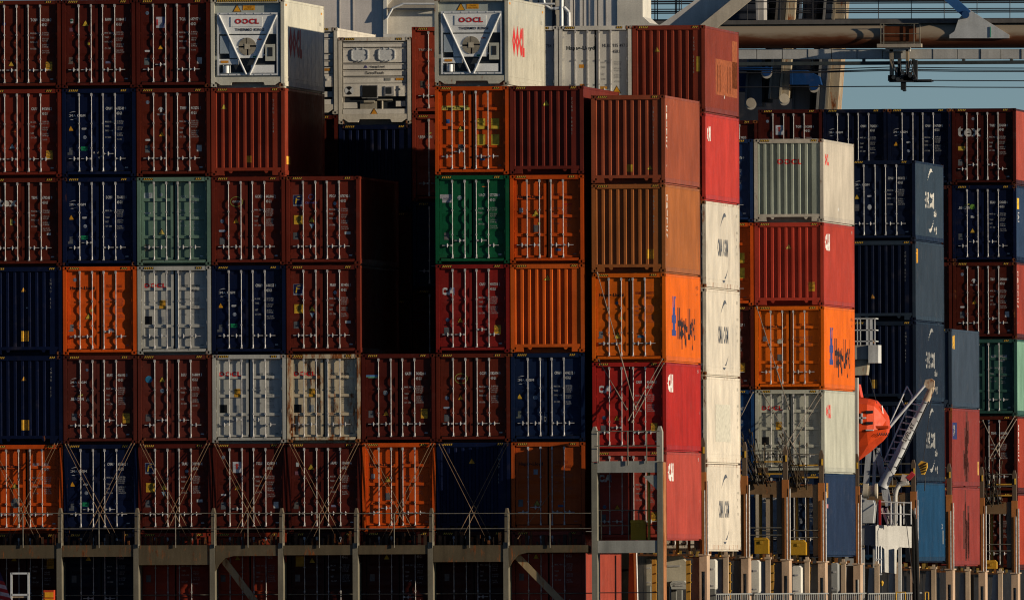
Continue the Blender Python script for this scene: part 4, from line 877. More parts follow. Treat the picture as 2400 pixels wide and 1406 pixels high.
# short arcs: salmon container side is already there; deck gear behind the frame
# generic bridge ends along the ship's side
XE = 8 * P8 + CW + .221     # outer side of the stacks
def bridge(Y, label, low, top, beamz=None, rods='', col=(.46, .17, .05), cols=2, lock=None):
    """low: deck stanchion top z, top: post top"""
    g = thing('lashing_bridge', (XE - .1, Y, DECKZ), label, 'lashing bridge', 'lashing bridge ends along the ship side')
    D = 1.05
    for k in range(cols):
        x = XE + .01 - k * P8
        mb = MB(); mb.box(x - .11, x + .11, Y - D / 2, Y - D / 2 + .14, low, top); part('post', mb, STEELP, g, col if k == 0 else (.40, .22, .11), .5)
        mb = MB(); mb.box(x - .30, x - .111, Y - D / 2 + .05, Y + D / 2, low + .2, top - .05); part('post_web', mb, STEELP, g, (.20, .15, .10), .45)
        mb = MB(); mb.tube((x + .16, Y - D / 2, low), (x + .16, Y - D / 2, top - .3), .026, 6); mb.tube((x + .06, Y - D / 2 - .04, low), (x + .06, Y - D / 2 - .04, top - .6), .022, 6); part('conduit', mb, GALV, g)
        mb = MB(); fin(mb, x, Y - D / 2 + .02, Y - D / 2 + .3, top, top + 1.15, .15); part('fin', mb, STEELP, g, (.13, .09, .06), .4)
        mb = MB(); mb.box(x + .01, x + .06, Y - D / 2 - .03, Y - D / 2 + .02, top + .62, top + .84); part('lamp_bracket', mb, YELP, g)
        # deck pedestal with slot
        mb = MB(); w = .125
        mb.box(x - w, x - .06, Y - D / 2, Y + D / 2, DECKZ, low - .02); mb.box(x + .06, x + w, Y - D / 2, Y + D / 2, DECKZ, low - .02); mb.box(x - .06, x + .06, Y - D / 2, Y + D / 2, low - .55, low - .02)
        mb.box(x - .17, x + .17, Y - D / 2 - .05, Y + D / 2 + .05, low - .02, low + .03)
        part('pedestal', mb, STEELP, g, (.56, .39, .26), .28)
        if k < cols:
            xb0 = x - P8 + .11; bz = beamz or top - .5
            mb = MB(); mb.box(xb0 + .0, x - .31, Y - D / 2 + .02, Y - D / 2 + .1, bz, bz + .42); mb.box(xb0, x - .31, Y - D / 2 + .102, Y + D / 2, bz + .30, bz + .36); part('beam', mb, STEELP, g, (.20, .12, .06), .52)
            mb = MB()
            for zq in (bz + 1.05, bz + 1.5): mb.tube((xb0, Y - D / 2, zq), (x - .1, Y - D / 2, zq), .02, 6)
            for zq in (low + .85, low + 1.1): mb.tube((xb0, Y - D / 2, zq), (x - .1, Y - D / 2, zq), .018, 6)
            for xx in (xb0 + .2, xb0 + .9, xb0 + 1.6): mb.tube((xx, Y - D / 2, bz + .42), (xx, Y - D / 2, bz + 1.5), .02, 6)
            part('handrail', mb, RAILM, g)
            for e_ in range(9):
                xx = x - .35 - e_ * .22; mb = MB(); mb.box(xx, xx + random.uniform(.06, .14), Y - D / 2, Y - D / 2 + .2, low + .031, low + random.uniform(.10, .26)); part('twistlock_bin', mb, STEELP, g, random.choice([(.25, .10, .03), (.07, .05, .03), (.35, .22, .05)]), .5)
            mb = MB(); mb.box(x - 1.95, x - 1.80, Y - D / 2 + .1, Y - D / 2 + .2, low, bz); part('support', mb, STEELP, g, (.34, .27, .19), .35)
            mb = MB(); mb.box(x - 2.2, x - .32, Y - D / 2 - .08, Y - D / 2 + .0, bz + .42, bz + .46); mb.box(x - 2.2, x - .32, Y - D / 2 - .1, Y - D / 2 + .1, low - .03, low + .03); part('grating', mb, STEELP, g, (.12, .06, .03), .7)
            mb = MB(); xp = x - .9; mb.tube((xp, Y, low), (xp, Y, bz), .055, 8); part('ladder_pole', mb, STEELP, g, (.50, .26, .04), .3)
            mb = MB(); mb.beam((x - 1.1, Y - D / 2 - .05, top + .62), (x - .1, Y - D / 2 - .05, top + .62), .04, .05); mb.beam((x - 1.1, Y - D / 2 - .05, top + .2), (x - .1, Y - D / 2 - .05, top + .2), .04, .05); part('yellow_rail', mb, STEELP, g, (.55, .30, .04), .25)
            mb = MB(); mb.box(x - 2.3, x - 2.18, Y - D / 2, Y - D / 2 + .1, low, top + .9); part('outer_upright', mb, STEELP, g, (.42, .36, .27), .45)
            mb = MB(); mb.box(x - .95, x - .62, Y - D / 2 + .1, Y - D / 2 + .35, top + .02, top + .42); part('turnbuckle_box', mb, STEELP, g, (.08, .05, .03), .3)
            for e_ in (.55, 1.35): mb = MB(); mb.box(x - e_ - .05, x - e_ + .05, Y + .3, Y + .4, low, bz); part('upright', mb, STEELP, g, (.36, .22, .10), .5)
    if rods:
        rodlab = rods
        for k in range(cols):
            for q in range(22):
                x = XE - .42 - k * P8 - random.uniform(0, .75); L = random.uniform(.7, 1.7); z0 = top - .25 + random.uniform(0, .35); a_ = random.uniform(-.15, .55)
                mb = MB(); p0 = Vector((x, Y - D / 2 - .06 - random.uniform(0, .12), z0)); p1 = p0 + Vector((-a_ * L, random.uniform(-.1, .05), L)); mb.tube(p0, p1, .014, 6); mb.tube(p1 - (p1 - p0) * .05, p1 + (p1 - p0) * .03, .028, 6); mb.tube(p0, p0 + (p1 - p0) * .1, .03, 6)
                o = part('lashing_rod', mb, STEELP, None, random.choice([(.022, .018, .014), (.03, .022, .016), (.06, .04, .02)]), 0)
                tag(o, f'dark rusty rod leaning in the bundle {rodlab}', 'lashing rod', 'stowed lashing rods')
    return g
lowz = lambda Y: zz(1300, 14, 1650) - (Y - 14) * .0055
bt = lambda Y: lowz(Y) + 2.75
for Y, nm, rd, cl in ((13.05, 'narrow rusty bridge end between the outermost front stack and the cream pile', False, 1), (28.1, 'rusty bridge end just right of the cream pile', False, 1), (43.3, 'rusty bridge end with leaning rods left of the middle stack', 'left of the middle stack', 1), (57.2, 'rusty bridge end with leaning rods at the middle stack', 'right before the pale grey middle container', 1), (71.2, 'tall rusty bridge end behind the navy side', False, 1), (94.6, 'dark bridge end before the blue stack', False, 1), (109.9, 'rusty bridge end between the blue side and the red sides', False, 1), (124.3, 'rusty bridge end right of the streaked red sides', 'just right of the streaked red sides', 1), (139.2, 'rusty bridge end at the far right stack', 'before the far right maroon container', 1)):
    bridge(Y, nm, lowz(Y), bt(Y), rods=rd, cols=cl)
locker(1768, 1800, 1259, 1297, 41.5, 'yellow locker left of the rusty bridge end with leaning rods')
locker(1853, 1888, 1265, 1300, 56.0, 'yellow locker at the middle stack bridge')
locker(2310, 2335, 1312, 1332, 124.0, 'yellow locker low at the far right')
# deck pedestals between the bridges and their webs
def pedestal(Y, label, cc=(.58, .43, .29)):
    g = thing('deck_pedestal', (XE - .12, Y, DECKZ), label, 'deck pedestal', 'deck pedestals along the ship side'); lo = lowz(Y)
    x = XE - .02
    mb = MB(); mb.box(x - .02, x + .14, Y - .12, Y + .1, DECKZ, lo - .02); mb.box(x - .05, x + .17, Y - .16, Y + .14, lo - .02, lo + .05); mb.box(x, x + .1, Y, Y + .12, lo + .05, lo + .14); part('column', mb, STEELP, g, cc, .3)
    mb = MB(); mb.prism([(x - .36, DECKZ), (x - .021, DECKZ), (x - .021, lo - .1), (x - .22, lo - .1)], Y, Y + .06); part('web_plate', mb, STEELP, g, (.58, .57, .50), .08)
for i, Y in enumerate((20.4, 35.9, 50.8, 65.0, 78.5, 87.0, 102.3, 117.2, 131.8)):
    pedestal(Y, f'{["beige pedestal under the cream pile", "beige pedestal right of the cream pile", "beige pedestal left of the middle stack", "beige pedestal under the navy side", "grey pedestal left of the crane column", "dark pedestal right of the crane column", "grey pedestal under the blue side", "pedestal under the streaked red side", "pedestal left of the far right stack"][i]}')
    # white plate webs on the inboard side
for i, Y in enumerate((13.4, 28.4, 43.6, 57.5, 71.6)):
    g = thing('web_frame', (XE - .9, Y, DECKZ), ['grey tapering web plate beside the first slotted pedestal', 'grey tapering web plate beside the second slotted pedestal', 'grey tapering web plate beside the third slotted pedestal', 'grey tapering web plate beside the fourth slotted pedestal', 'grey tapering web plate near the crane column'][i], 'web plate', 'web plates on deck')
    mb = MB(); lo = lowz(Y); mb.prism([(XE - .55, DECKZ), (XE - .14, DECKZ), (XE - .14, lo - .1), (XE - .42, lo - .1)], Y, Y + .08); part('plate', mb, STEELP, g, (.58, .57, .50), .08)
    mb = MB(); mb.box(XE - .55, XE - .15, Y - .02, Y + .12, lo - .099, lo - .06); part('top_flange', mb, STEELP, g, (.34, .26, .17), .4)
# mooring and vent gear behind
gear = [(1505, 1530, 1310, 1372, 20, (.50, .45, .35), 'tall cream vent trunk seen through the bridge frame'), (1548, 1608, 1302, 1375, 22, (.52, .47, .36), 'wide cream equipment box under the salmon container'), (1570, 1612, 1360, 1380, 21.4, (.46, .46, .42), 'pale fluted box top under the salmon container'),
        (1625, 1640, 1305, 1360, 24, (.54, .50, .40), 'slim cream vent box right of the wide cream box'), (1760, 1778, 1312, 1388, 30, (.74, .70, .60), 'white rounded vent between the second and third pedestals'), (1857, 1876, 1325, 1392, 46, (.74, .70, .60), 'white rounded vent between the third and fourth pedestals'), (1662, 1676, 1310, 1380, 15.5, (.74, .70, .60), 'white rounded vent right of the first slotted pedestal'), (1948, 1962, 1318, 1385, 60, (.30, .30, .28), 'grey vent right of the fourth slotted pedestal'), (1990, 2003, 1345, 1400, 80, (.5, .48, .44), 'pale curved vent by the crane column')]
for x0, x1, y0, y1, Y, c, lb_ in gear:
    g = thing('deck_vent', (at_x((x0 + x1) / 2, Y), Y, zz(y1, Y, x0)), lb_, 'deck vent', 'vents and boxes on deck'); X0, X1, Z0, Z1 = at_x(x0, Y), at_x(x1, Y), zz(y1, Y, x0), zz(y0, Y, x0); q = (X1 - X0) * .25
    mb = MB(); mb.prism([(X0 + q * .3, Z0), (X1 - q * .3, Z0), (X1, Z0 + q), (X1, Z1 - q), (X1 - q, Z1), (X0 + q * .6, Z1), (X0, Z1 - q * .6), (X0, Z0 + q)], Y, Y + .8); part('housing', mb, SMOOTH, g, c, .18)
    mb = MB(); mb.box(X0 + q, X1 - q, Y - .03, Y - .002, Z1 - (Z1 - Z0) * .35, Z1 - (Z1 - Z0) * .3); mb.box(X0 + q, X1 - q, Y - .02, Y - .001, Z0 + .1, Z0 + .14); part('grab_rail', mb, GALV, g)
    mb = MB(); mb.box((X0 + X1) / 2 - .08, (X0 + X1) / 2 + .08, Y, Y + .5, DECKZ, Z0 + .01); part('foot', mb, STEELP, g, (.2, .2, .18), .3)
for x0, Y, lb_ in ((1532, 12.5, 'ochre post under the salmon container, left'), (1612, 18.5, 'ochre post under the salmon container, right'), (1706, 30, 'ochre ladder post between pedestals under the cream pile'), (1808, 46, 'ochre ladder post left of the third slotted pedestal'), (1896, 60, 'ochre ladder post left of the fourth slotted pedestal'), (1962, 70, 'ochre bollard box below the navy side')):
    g = thing('ladder_post', (at_x(x0, Y), Y, DECKZ), lb_, 'post', 'ochre posts on deck'); X = at_x(x0, Y)
    mb = MB(); mb.box(X - .07, X + .07, Y, Y + .15, DECKZ, lowz(Y) - .15); part('post', mb, STEELP, g, (.52, .27, .05), .3)
    mb = MB()
    for k in range(8): mb.box(X + .07, X + .11, Y - .03, Y + .02, DECKZ + .4 + k * .3, DECKZ + .44 + k * .3)
    part('rung', mb, YELP, g)
# bulwark rail along the ship's side
for i, (Y0, Y1) in enumerate(((14, 27), (28, 42), (43, 56), (57.5, 71), (72, 94))):
    g = thing('deck_railing', (XE + .3, Y0, DECKZ), ['white deck railing, nearest length under the cream pile', 'white deck railing, second length', 'white deck railing, third length', 'white deck railing below the navy side', 'white deck railing below the crane'][i], 'railing', 'white deck railing')
    zt = zz(1391, (Y0 + Y1) / 2, 1750)
    mb = MB(); mb.tube((XE + .3, Y0, zt), (XE + .3, Y1, zt), .025, 6); part('top_rail', mb, PRAIL, g)
    n = int((Y1 - Y0) / .8)
    mb = MB()
    for k in range(n): mb.tube((XE + .3, Y0 + k * .8, DECKZ), (XE + .3, Y0 + k * .8, zt), .022, 5)
    part('stanchion_row', mb, PRAIL, g)['kind'] = 'stuff'
# orange pillar seen low through the frame
g = thing('rust_pillar', (at_x(1483, 10), 10, DECKZ), 'thick rust-orange pillar seen low through the bridge frame right of the salmon side', 'pillar')
mb = MB(); Y = 10; mb.prism([(at_x(1470, Y), DECKZ), (at_x(1494, Y), DECKZ), (at_x(1490, Y), zz(1296, Y)), (at_x(1474, Y), zz(1296, Y))], Y, Y + .4); part('body', mb, STEELP, g, (.50, .16, .05), .5)
mb = MB(); mb.tube((at_x(1495, Y), Y - .05, DECKZ), (at_x(1491, Y), Y - .05, zz(1296, Y)), .03, 6); part('pipe', mb, ALU, g)
# small white frame at the lower left
g = thing('square_stand', (at_x(46, -3), -3, zz(1406, -3)), 'small white square frame standing at the lower left behind the flag', 'frame')
mb = MB(); Y = -3.2
for a_, b_ in (((26, 1343), (66, 1343)), ((26, 1393), (66, 1393))): mb.beam((at_x(a_[0], Y), Y, zz(a_[1], Y, 40)), (at_x(b_[0], Y), Y, zz(b_[1], Y, 40)), .06, .06)
part('crossbar', mb, ALU, g); mb = MB()
for px in (26, 66): mb.beam((at_x(px, Y), Y, zz(1420, Y, 40)), (at_x(px, Y), Y, zz(1341, Y, 40)), .06, .06, (0, 1, 0))
part('upright', mb, ALU, g)
mb = MB(); mb.box(at_x(27, Y), at_x(65, Y), Y, Y + .3, zz(1400, Y, 40), zz(1392, Y, 40)); part('shelf', mb, STEELP, g, (.4, .3, .2), .5)
g = thing('equipment_box', (at_x(113, -2.6), -2.6, zz(1410, -2.6)), 'orange-red box with two yellow caution plates at the lower left', 'box'); Y = -2.6
mb = MB(); mb.box(at_x(101, Y), at_x(125, Y), Y, Y + .4, zz(1440, Y, 110), zz(1382, Y, 110)); part('body', mb, STEELP, g, (.5, .06, .02), .1)
mb = MB(); mb.box(at_x(104, Y), at_x(124, Y), Y - .02, Y - .002, zz(1399, Y, 110), zz(1387, Y, 110)); part('plate', mb, AMBER, g); mb = MB(); mb.box(at_x(104, Y), at_x(124, Y), Y - .02, Y - .002, zz(1416, Y, 110), zz(1402, Y, 110)); part('plate', mb, AMBER, g)
# flag
g = thing('stern_flag', (at_x(5, -8), -8, zz(1410, -8)), 'red and white striped ensign with dark blue canton hanging at the lower left corner', 'flag')
Y = -8.0; N_ = 14; STR = []
me = MB()
stripe_polys = {0: MB(), 1: MB(), 2: MB()}
for j in range(16):
    k = 2 if j < 3 else (j % 2)
    for i in range(N_):
        def P(u, v):   # u along the fold line, v down the fly
            px = -80 + u * (78 + 62 * v); py = 1312 + v * 150 + u * 22
            p = at(px, py, Y); p.y += .10 * math.sin(u * 9 + v * 3); return p
        u0, u1, v0, v1 = i / N_, (i + 1) / N_, j / 16, (j + 1) / 16
        stripe_polys[k].add([P(u0, v1), P(u1, v1), P(u1, v0), P(u0, v0)], [(0, 1, 2, 3)], True)
for k, nm, c in ((0, 'white_stripe', (.6, .56, .55)), (1, 'red_stripe', (.42, .02, .025)), (2, 'canton', (.02, .025, .08))): part(nm, stripe_polys[k], DECAL, g, c)
mb = MB(); mb.tube(at(-70, 1300, Y), at(-70, 1600, Y), .03, 8); part('staff', mb, ALU, g)

# ------------------------------------------------------------------ lashing rods over the fronts
def rod(p, q, label, r=.0095, col=(.22, .14, .08), Y0=-.05, Y1=-.4, rust=.55, grp='lashing rods crossing the bottom containers'):
    a_ = at(p[0], p[1], Y0); b_ = at(q[0], q[1], Y1); mb = MB(); mb.tube(a_, b_, r, 6)
    m_ = a_.lerp(b_, .62); mb.tube(m_, a_.lerp(b_, .80), r * 1.7, 6); mb.tube(a_, a_.lerp(b_, .02), r * 2.2, 6); mb.tube(b_.lerp(a_, .03), b_, r * 2.4, 6)
    o = part('lashing_rod', mb, STEELP, None, col, rust); tag(o, label, 'lashing rod', grp)
xs = [-30, 150, 326, 500, 676, 852, 1026]
nmz = ['orange', 'navy', 'yellow-lettered maroon', 'white-placarded maroon', 'small-badged maroon', 'right orange', 'ribbed navy']
for i, x in enumerate(xs):
    for dx in (0, 7):
        rod((x + 2 + dx, 1040), (x + 118 + dx * 2, 1272), f'one of two rods slanting down rightwards over the {nmz[i]} bottom container')
        rod((x + 158 + dx, 1038), (x + 38 + dx * 2, 1272), f'one of two rods slanting down leftwards over the {nmz[i]} bottom container')
rod((1213, 1262), (1290, 1155), 'single stray rod over the shaded orange bottom container', Y0=-.7, Y1=-.3)
for p, q, lb_ in (((1399, 638), (1490, 960), 'longest thin rod falling across the orange container of the ninth stack'), ((1402, 842), (1470, 960), 'thin rod falling rightwards across the crimson container of the ninth stack'), ((1553, 840), (1472, 985), 'thin rod falling leftwards across the crimson container of the ninth stack'), ((1556, 850), (1480, 990), 'second thin rod falling leftwards across the crimson container')):
    rod(p, q, lb_, .014, (.26, .21, .16), -.06, -.4, .25)
for p, q, lb_ in (((1773, 718), (1850, 960), 'long thin rod across the orange container of the middle stack'), ((1784, 915), (1885, 1090), 'thin rod falling rightwards over the pale grey middle container'), ((1922, 915), (1815, 1085), 'thin rod falling leftwards over the pale grey middle container'), ((1927, 925), (1826, 1092), 'second thin rod falling leftwards over the pale grey middle container'), ((1765, 918), (1700, 1050), 'short rod in the gap left of the middle stack')):
    rod(p, q, lb_, .014, (.24, .20, .16), 58.1, 57.3, .25)
for p, q, lb_ in (((2303, 985), (2345, 1075), 'thin rod falling rightwards at the far right stack'), ((2378, 975), (2318, 1075), 'thin rod falling leftwards at the far right stack'), ((2382, 982), (2324, 1080), 'second thin rod falling leftwards at the far right stack')):
    rod(p, q, lb_, .018, (.26, .21, .16), 140.2, 139.6, .25)

# ------------------------------------------------------------------ lifeboat
YL = 81.0
g = thing('lifeboat', (at_x(2030, YL), YL, zz(1062, YL, 2030)), 'orange-red enclosed lifeboat hanging behind the middle stack', 'lifeboat')
OR = (.72, .075, .018)
prof = [  # px, upper hull outline: stern is to the right in the picture
]
def ring(px, w, ys):   # ys: pixel heights keel, chine, gunwale, shoulder, roof ; w half width
    x = at_x(px, YL); k, c, gw, sh, rf = [zz(y, YL, px) for y in ys]
    return [(x, YL, k), (x, YL - w * .62, c), (x, YL - w, gw), (x, YL - w * .86, sh), (x, YL - w * .45, rf), (x, YL, rf + .03), (x, YL + w * .45, rf), (x, YL + w * .86, sh), (x, YL + w, gw), (x, YL + w * .62, c)]
secs = [ring(1905, 1.0, (1095, 1070, 1000, 950, 928)), ring(1960, 1.3, (1090, 1065, 1005, 945, 925)), ring(2010, 1.4, (1082, 1050, 1010, 945, 933)), ring(2040, 1.35, (1060, 1042, 1010, 948, 936)), ring(2056, 1.2, (1045, 1030, 1008, 952, 940)), ring(2070, 1.0, (1034, 1022, 1005, 968, 956)), ring(2082, .85, (1020, 1012, 1000, 985, 975))]
mb = MB(); n = 10
mb.add([p for s_ in secs for p in s_], [(k * n + i, k * n + (i + 1) % n, (k + 1) * n + (i + 1) % n, (k + 1) * n + i) for k in range(len(secs) - 1) for i in range(n)]); mb.add(secs[-1], [tuple(range(n))]); mb.add(secs[0], [tuple(range(n - 1, -1, -1))])
part('hull', mb, SMOOTH, g, OR, .02)
mb = MB(); mb.prism([(at_x(1990, YL), zz(935, YL)), (at_x(2022, YL), zz(935, YL)), (at_x(2016, YL), zz(905, YL)), (at_x(1995, YL), zz(900, YL))], YL - .5, YL + .5); part('wheelhouse', mb, SMOOTH, g, OR, .02)
mb = MB(); yf = YL - 1.43
mb.box(at_x(2018, yf), at_x(2022, yf), yf + .09, yf + .4, zz(992, yf, 2020), zz(968, yf, 2020)); mb.box(at_x(2011, yf), at_x(2030, yf), yf + .09, yf + .4, zz(981, yf, 2020), zz(977, yf, 2020)); part('reflective_cross', mb, ALU, g)
for py, o_ in ((965, .15), (991, .07)): mb = MB(); mb.box(at_x(2030, yf), at_x(2046, yf), yf + o_, yf + .5, zz(py + 3, yf, 2030), zz(py - 3, yf, 2030)); part('hinge', mb, DARKM, g)
mb = MB(); mb.box(at_x(2030, yf), at_x(2047, yf), yf + .03, yf + .4, zz(1009, yf, 2030), zz(1006, yf, 2030)); part('reflective_strip', mb, ALU, g)
mb = MB()
for k in range(5):
    x = at_x(2058 + k * 5, yf); zc = zz(1014, yf, 2060)
    for q in range(6): a0, a1 = math.pi * (1 + q / 6), math.pi * (1 + (q + 1) / 6); mb.tube((x + math.cos(a0) * .035, YL - 1.1 + k * .06, zc + math.sin(a0) * .09), (x + math.cos(a1) * .035, YL - 1.1 + k * .06, zc + math.sin(a1) * .09), .014, 5)
part('grab_line', mb, WIRE, g)
mb = MB(); mb.box(at_x(2050, YL - 1), at_x(2084, YL - 1), YL - 1.12, YL - .2, zz(1004, YL, 2060), zz(998, YL, 2060)); part('fender', mb, SMOOTH, g, OR)
mb = MB(); mb.path([(at_x(2071, YL), YL - .6, zz(955, YL)), (at_x(2077, YL), YL - .6, zz(1000, YL))], .03, 6); part('rail', mb, ALU, g)
# davit / lookout platform above the lifeboat
g = thing('lookout_platform', (at_x(2030, 76), 76, zz(880, 76, 2030)), 'white railed platform with rusty underside above the lifeboat', 'platform'); Y = 76
mb = MB(); mb.box(at_x(1980, Y), at_x(2042, Y), Y - .8, Y + .4, zz(842, Y, 2030), zz(809, Y, 2030)); part('deck_box', mb, STEELP, g, (.50, .48, .42), .22)
mb = MB(); mb.box(at_x(2042, Y) + .002, at_x(2065, Y), Y - .9, Y + .4, zz(851, Y, 2030), zz(809, Y, 2030)); part('end_plate', mb, STEELP, g, (.66, .66, .64), .02)
mb = MB(); mb.prism([(at_x(1980, Y), zz(885, Y)), (at_x(2036, Y), zz(883, Y)), (at_x(2040, Y), zz(842, Y, 2030)), (at_x(1980, Y), zz(842, Y, 2030))], Y - .7, Y + .3); part('bracket', mb, STEELP, g, (.44, .40, .30), .5)
mb = MB()
for py in (747, 774, 800): mb.beam((at_x(1985, Y), Y - .75, zz(py, Y, 2030)), (at_x(2058, Y), Y - .75, zz(py, Y, 2030)), .03, .035); mb.beam((at_x(2058, Y), Y - .75, zz(py, Y, 2030)), (at_x(2058, Y), Y + .3, zz(py, Y, 2030)), .03, .035)
part('handrail', mb, ALU, g)
for px, w in ((2016, .03), (2023, .03), (2039, .08), (2048, .10), (2057, .04)): mb = MB(); mb.beam((at_x(px, Y), Y - .75, zz(809, Y, 2030)), (at_x(px, Y), Y - .75, zz(747, Y, 2030)), w, .03, (0, 1, 0)); part('stanchion', mb, ALU, g)
mb = MB(); mb.path([at(2038, 885, Y), at(2055, 945, Y)], .012, 5); part('guy_wire', mb, WIRE, g)
mb = MB(); mb.beam(at(1995, 885, Y + .5), at(1995, 1406, Y + .5), .5, .5, (0, 1, 0)); part('mast', mb, STEELP, g, (.45, .43, .38), .2)

# ------------------------------------------------------------------ crane
YC = 84.0
g = thing('provision_crane', (at_x(2085, YC), YC, DECKZ), 'white deck crane with raised ladder boom right of the orange lifeboat', 'crane')
CWH = (.56, .55, .51)
def q(px, py, dy=0): p = at(px, py, YC + dy); return p
def pface(pts):
    x0_ = q(2058, 1250).x; return [Vector((q(*p).x, YC - 1.0 + (q(*p).x - x0_) * .9, q(*p).z)) for p in pts]
mb = MB(); mb.prism_pts(list(reversed(pface([(2058, 1229), (2136, 1233), (2136, 1283), (2058, 1279)]))), (-.3, 1.4, 0)); part('pedestal', mb, STEELP, g, CWH, .06)
mb = MB(); mb.prism_pts(list(reversed(pface([(2071, 1279.2), (2110, 1281.8), (2104, 1288), (2103, 1344), (2078, 1340), (2077, 1286)]))), (-.3, 1.3, 0)); part('pedestal_trunk', mb, STEELP, g, CWH, .06)
mb = MB(); mb.prism([(p.x, p.z) for p in (q(2024, 1277), q(2057.5, 1277), q(2057.5, 1230), q(2024, 1230))], YC - .9, YC + 1.0); part('side_panel', mb, STEELP, g, (.25, .25, .25), .05)  # darker grey imitates shade on the panel the sun misses
for px, w in ((2023, 8), (2050, 7), (2109, 7)): mb = MB(); mb.beam(q(px, 1283, -.6), q(px, 1460, -.6), w / 65, .2, (0, 1, 0)); part('column', mb, STEELP, g, (.62, .61, .57), .04)
mb = MB()
for px in (2053, 2058.5, 2065): mb.tube(q(px, 1278, -1.1), q(px, 1342, -1.1), .026, 6)
for py in (1310, 1345): mb.beam(q(2052, py, -1.1), q(2067, py, -1.1), .05, .05)
part('ladder', mb, ALU, g)
mb = MB()
for py in (1175, 1202): mb.tube(q(2058, py, -1), q(2135, py + 3, -1), .022, 6)
for px in (2058, 2088, 2102, 2118, 2135): mb.tube(q(px, 1228, -1), q(px, 1175, -1), .02, 6)
part('handrail', mb, ALU, g)
mb = MB(); mb.path([q(2098, 1232), q(2098, 1160), q(2101, 1146), q(2108, 1135), q(2130, 1131)], .085, 10); part('exhaust_pipe', mb, STEELP, g, CWH, .02)
mb = MB(); mb.tube(q(2090, 1232), q(2090, 1180), .05, 8); mb.tube(q(2110, 1232), q(2110, 1180), .04, 8); part('pipe', mb, ALU, g)
for k, dx in enumerate((0, 10)):
    mb = MB(); mb.beam(q(2067 + dx, 1190, -.9), q(2083 + dx, 1232, -.9), .10, .10, (0, 1, 0)); part('inclined_plate', mb, STEELP, g, (.62, .60, .55), .05)
mb = MB(); mb.box(q(2060, 0).x, q(2065, 0).x, YC - 1.1, YC - 1.0, q(2060, 1230).z, q(2060, 1171).z); part('red_post', mb, STEELP, g, (.45, .02, .02), .02)
mb = MB(); mb.beam(q(2025, 1228, .2), q(2025, 1160, .2), .2, .2, (0, 1, 0)); mb.prism([(p.x, p.z) for p in (q(2024, 1225), q(2048, 1225), q(2052, 1185), q(2048, 1172), q(2024, 1170))], YC - .4, YC + .5); part('machinery_housing', mb, SMOOTH, g, (.52, .53, .52), .04)
mb = MB(); mb.tube(q(2024, 1150, -1.1), q(2024, 1150, -1.1) + Vector((.18, 0, 0)), .27, 20); mb.tube(q(2024, 1150, -1.1) + Vector((.18, 0, 0)), q(2024, 1150, -1.1) + Vector((.42, 0, 0)), .20, 20); mb.tube(q(2024, 1150, -1.1) + Vector((.42, 0, 0)), q(2024, 1150, -1.1) + Vector((.5, 0, 0)), .27, 20); part('winch_drum', mb, SMOOTH, g, (.58, .52, .40), .25)
# A-frame, boom
for a0, a1, w in (((2028, 1160), (2038, 1040), .28), ((2047, 1160), (2052, 1045), .16), ((2083, 1185), (2056, 1050), .30), ((2072, 1170), (2062, 1090), .10)):
    mb = MB(); mb.beam(q(*a0, .1), q(*a1, .1), w * .7, .25, (0, 1, 0)); part('frame_leg', mb, STEELP, g, (.50, .52, .54), .04)
mb = MB(); mb.tube(q(2068, 1140), q(2170, 940), .20, 14, .13); part('boom', mb, STEELP, g, (.54, .56, .58), .08)
mb = MB(); mb.tube(q(2170, 940), q(2185, 905), .135, 12, .11); mb.prism([(p.x, p.z) for p in (q(2165, 905), q(2178, 912), q(2190, 905), q(2190, 892), q(2183, 887), q(2170, 890))], YC - .15, YC + .15); part('boom_head', mb, STEELP, g, (.55, .45, .32), .72)
mb = MB(); mb.tube(q(2082, 1003, -.2), q(2167, 903, -.2), .062, 8, .05); part('strut', mb, STEELP, g, (.56, .58, .60), .05)
mb = MB()
lp = [(2125, 905), (2140, 928), (2066, 1095)]
mb.path([q(2083, 998, .1), q(2126, 905, .1), q(2139, 929, .1)], .028, 6); mb.path([q(2113, 938, .1), q(2126, 962, .1)], .022, 6)
mb.path([q(2139, 929, .1), q(2064, 1098, .1)], .03, 6)
for k in range(11):
    t = k / 10; a0 = Vector(q(2136, 945, .1)).lerp(q(2068, 1095, .1), t); a1 = Vector(q(2158, 950, .1)).lerp(q(2093, 1095, .1), t); mb.beam(a0, a1, .03, .05)
part('ladder_truss', mb, ALU, g)
mb = MB(); mb.path([q(2177, 940, -.25), q(2120, 1062, -.25), q(2100, 1100, -.25)], .03, 6)
mb2 = MB(); mb2.tube(q(2187, 915, -.3), q(2172, 935, -.3), .03, 6)
for k in range(8): p_ = Vector(q(2172, 945, -.25)).lerp(q(2102, 1095, -.25), k / 7); mb.tube(p_, p_ + Vector((-.12, 0, .03)), .02, 5)
part('hose_run', mb, DARKM, g)
mb = MB(); mb.path([q(2108, 1135, -.5), q(2048, 1040, -.5)], .012, 5); mb.path([q(2105, 1155, -.5), q(2125, 1232, -1.2), q(2140, 1366, -1.2)], .014, 5); part('wire', mb, WIRE, g)
mb = MB(); u_ = (q(2170, 940) - q(2068, 1140)).normalized(); p_ = q(2118, 1035, -.28); mb.beam(p_, p_ + u_ * .95, .02, .17, (0, 0, 1)); o = part('name_plate', mb, SMOOTH, g, (.62, .62, .60))
me_t = text_me('SWL 4T', .14, 1.0, .02)
o = ob('safe_load_text', me_t.copy(), g, (.05, .05, .06)); o.data.materials.clear(); o.data.materials.append(DECAL)
ang = math.atan2(u_.z, u_.x); o.rotation_euler = (math.pi / 2, -ang, 0); o.location = p_ + Vector((.02, -.05, -.02)) + u_ * .08 - Vector(g.location) + Vector((.03, 0, -.06))
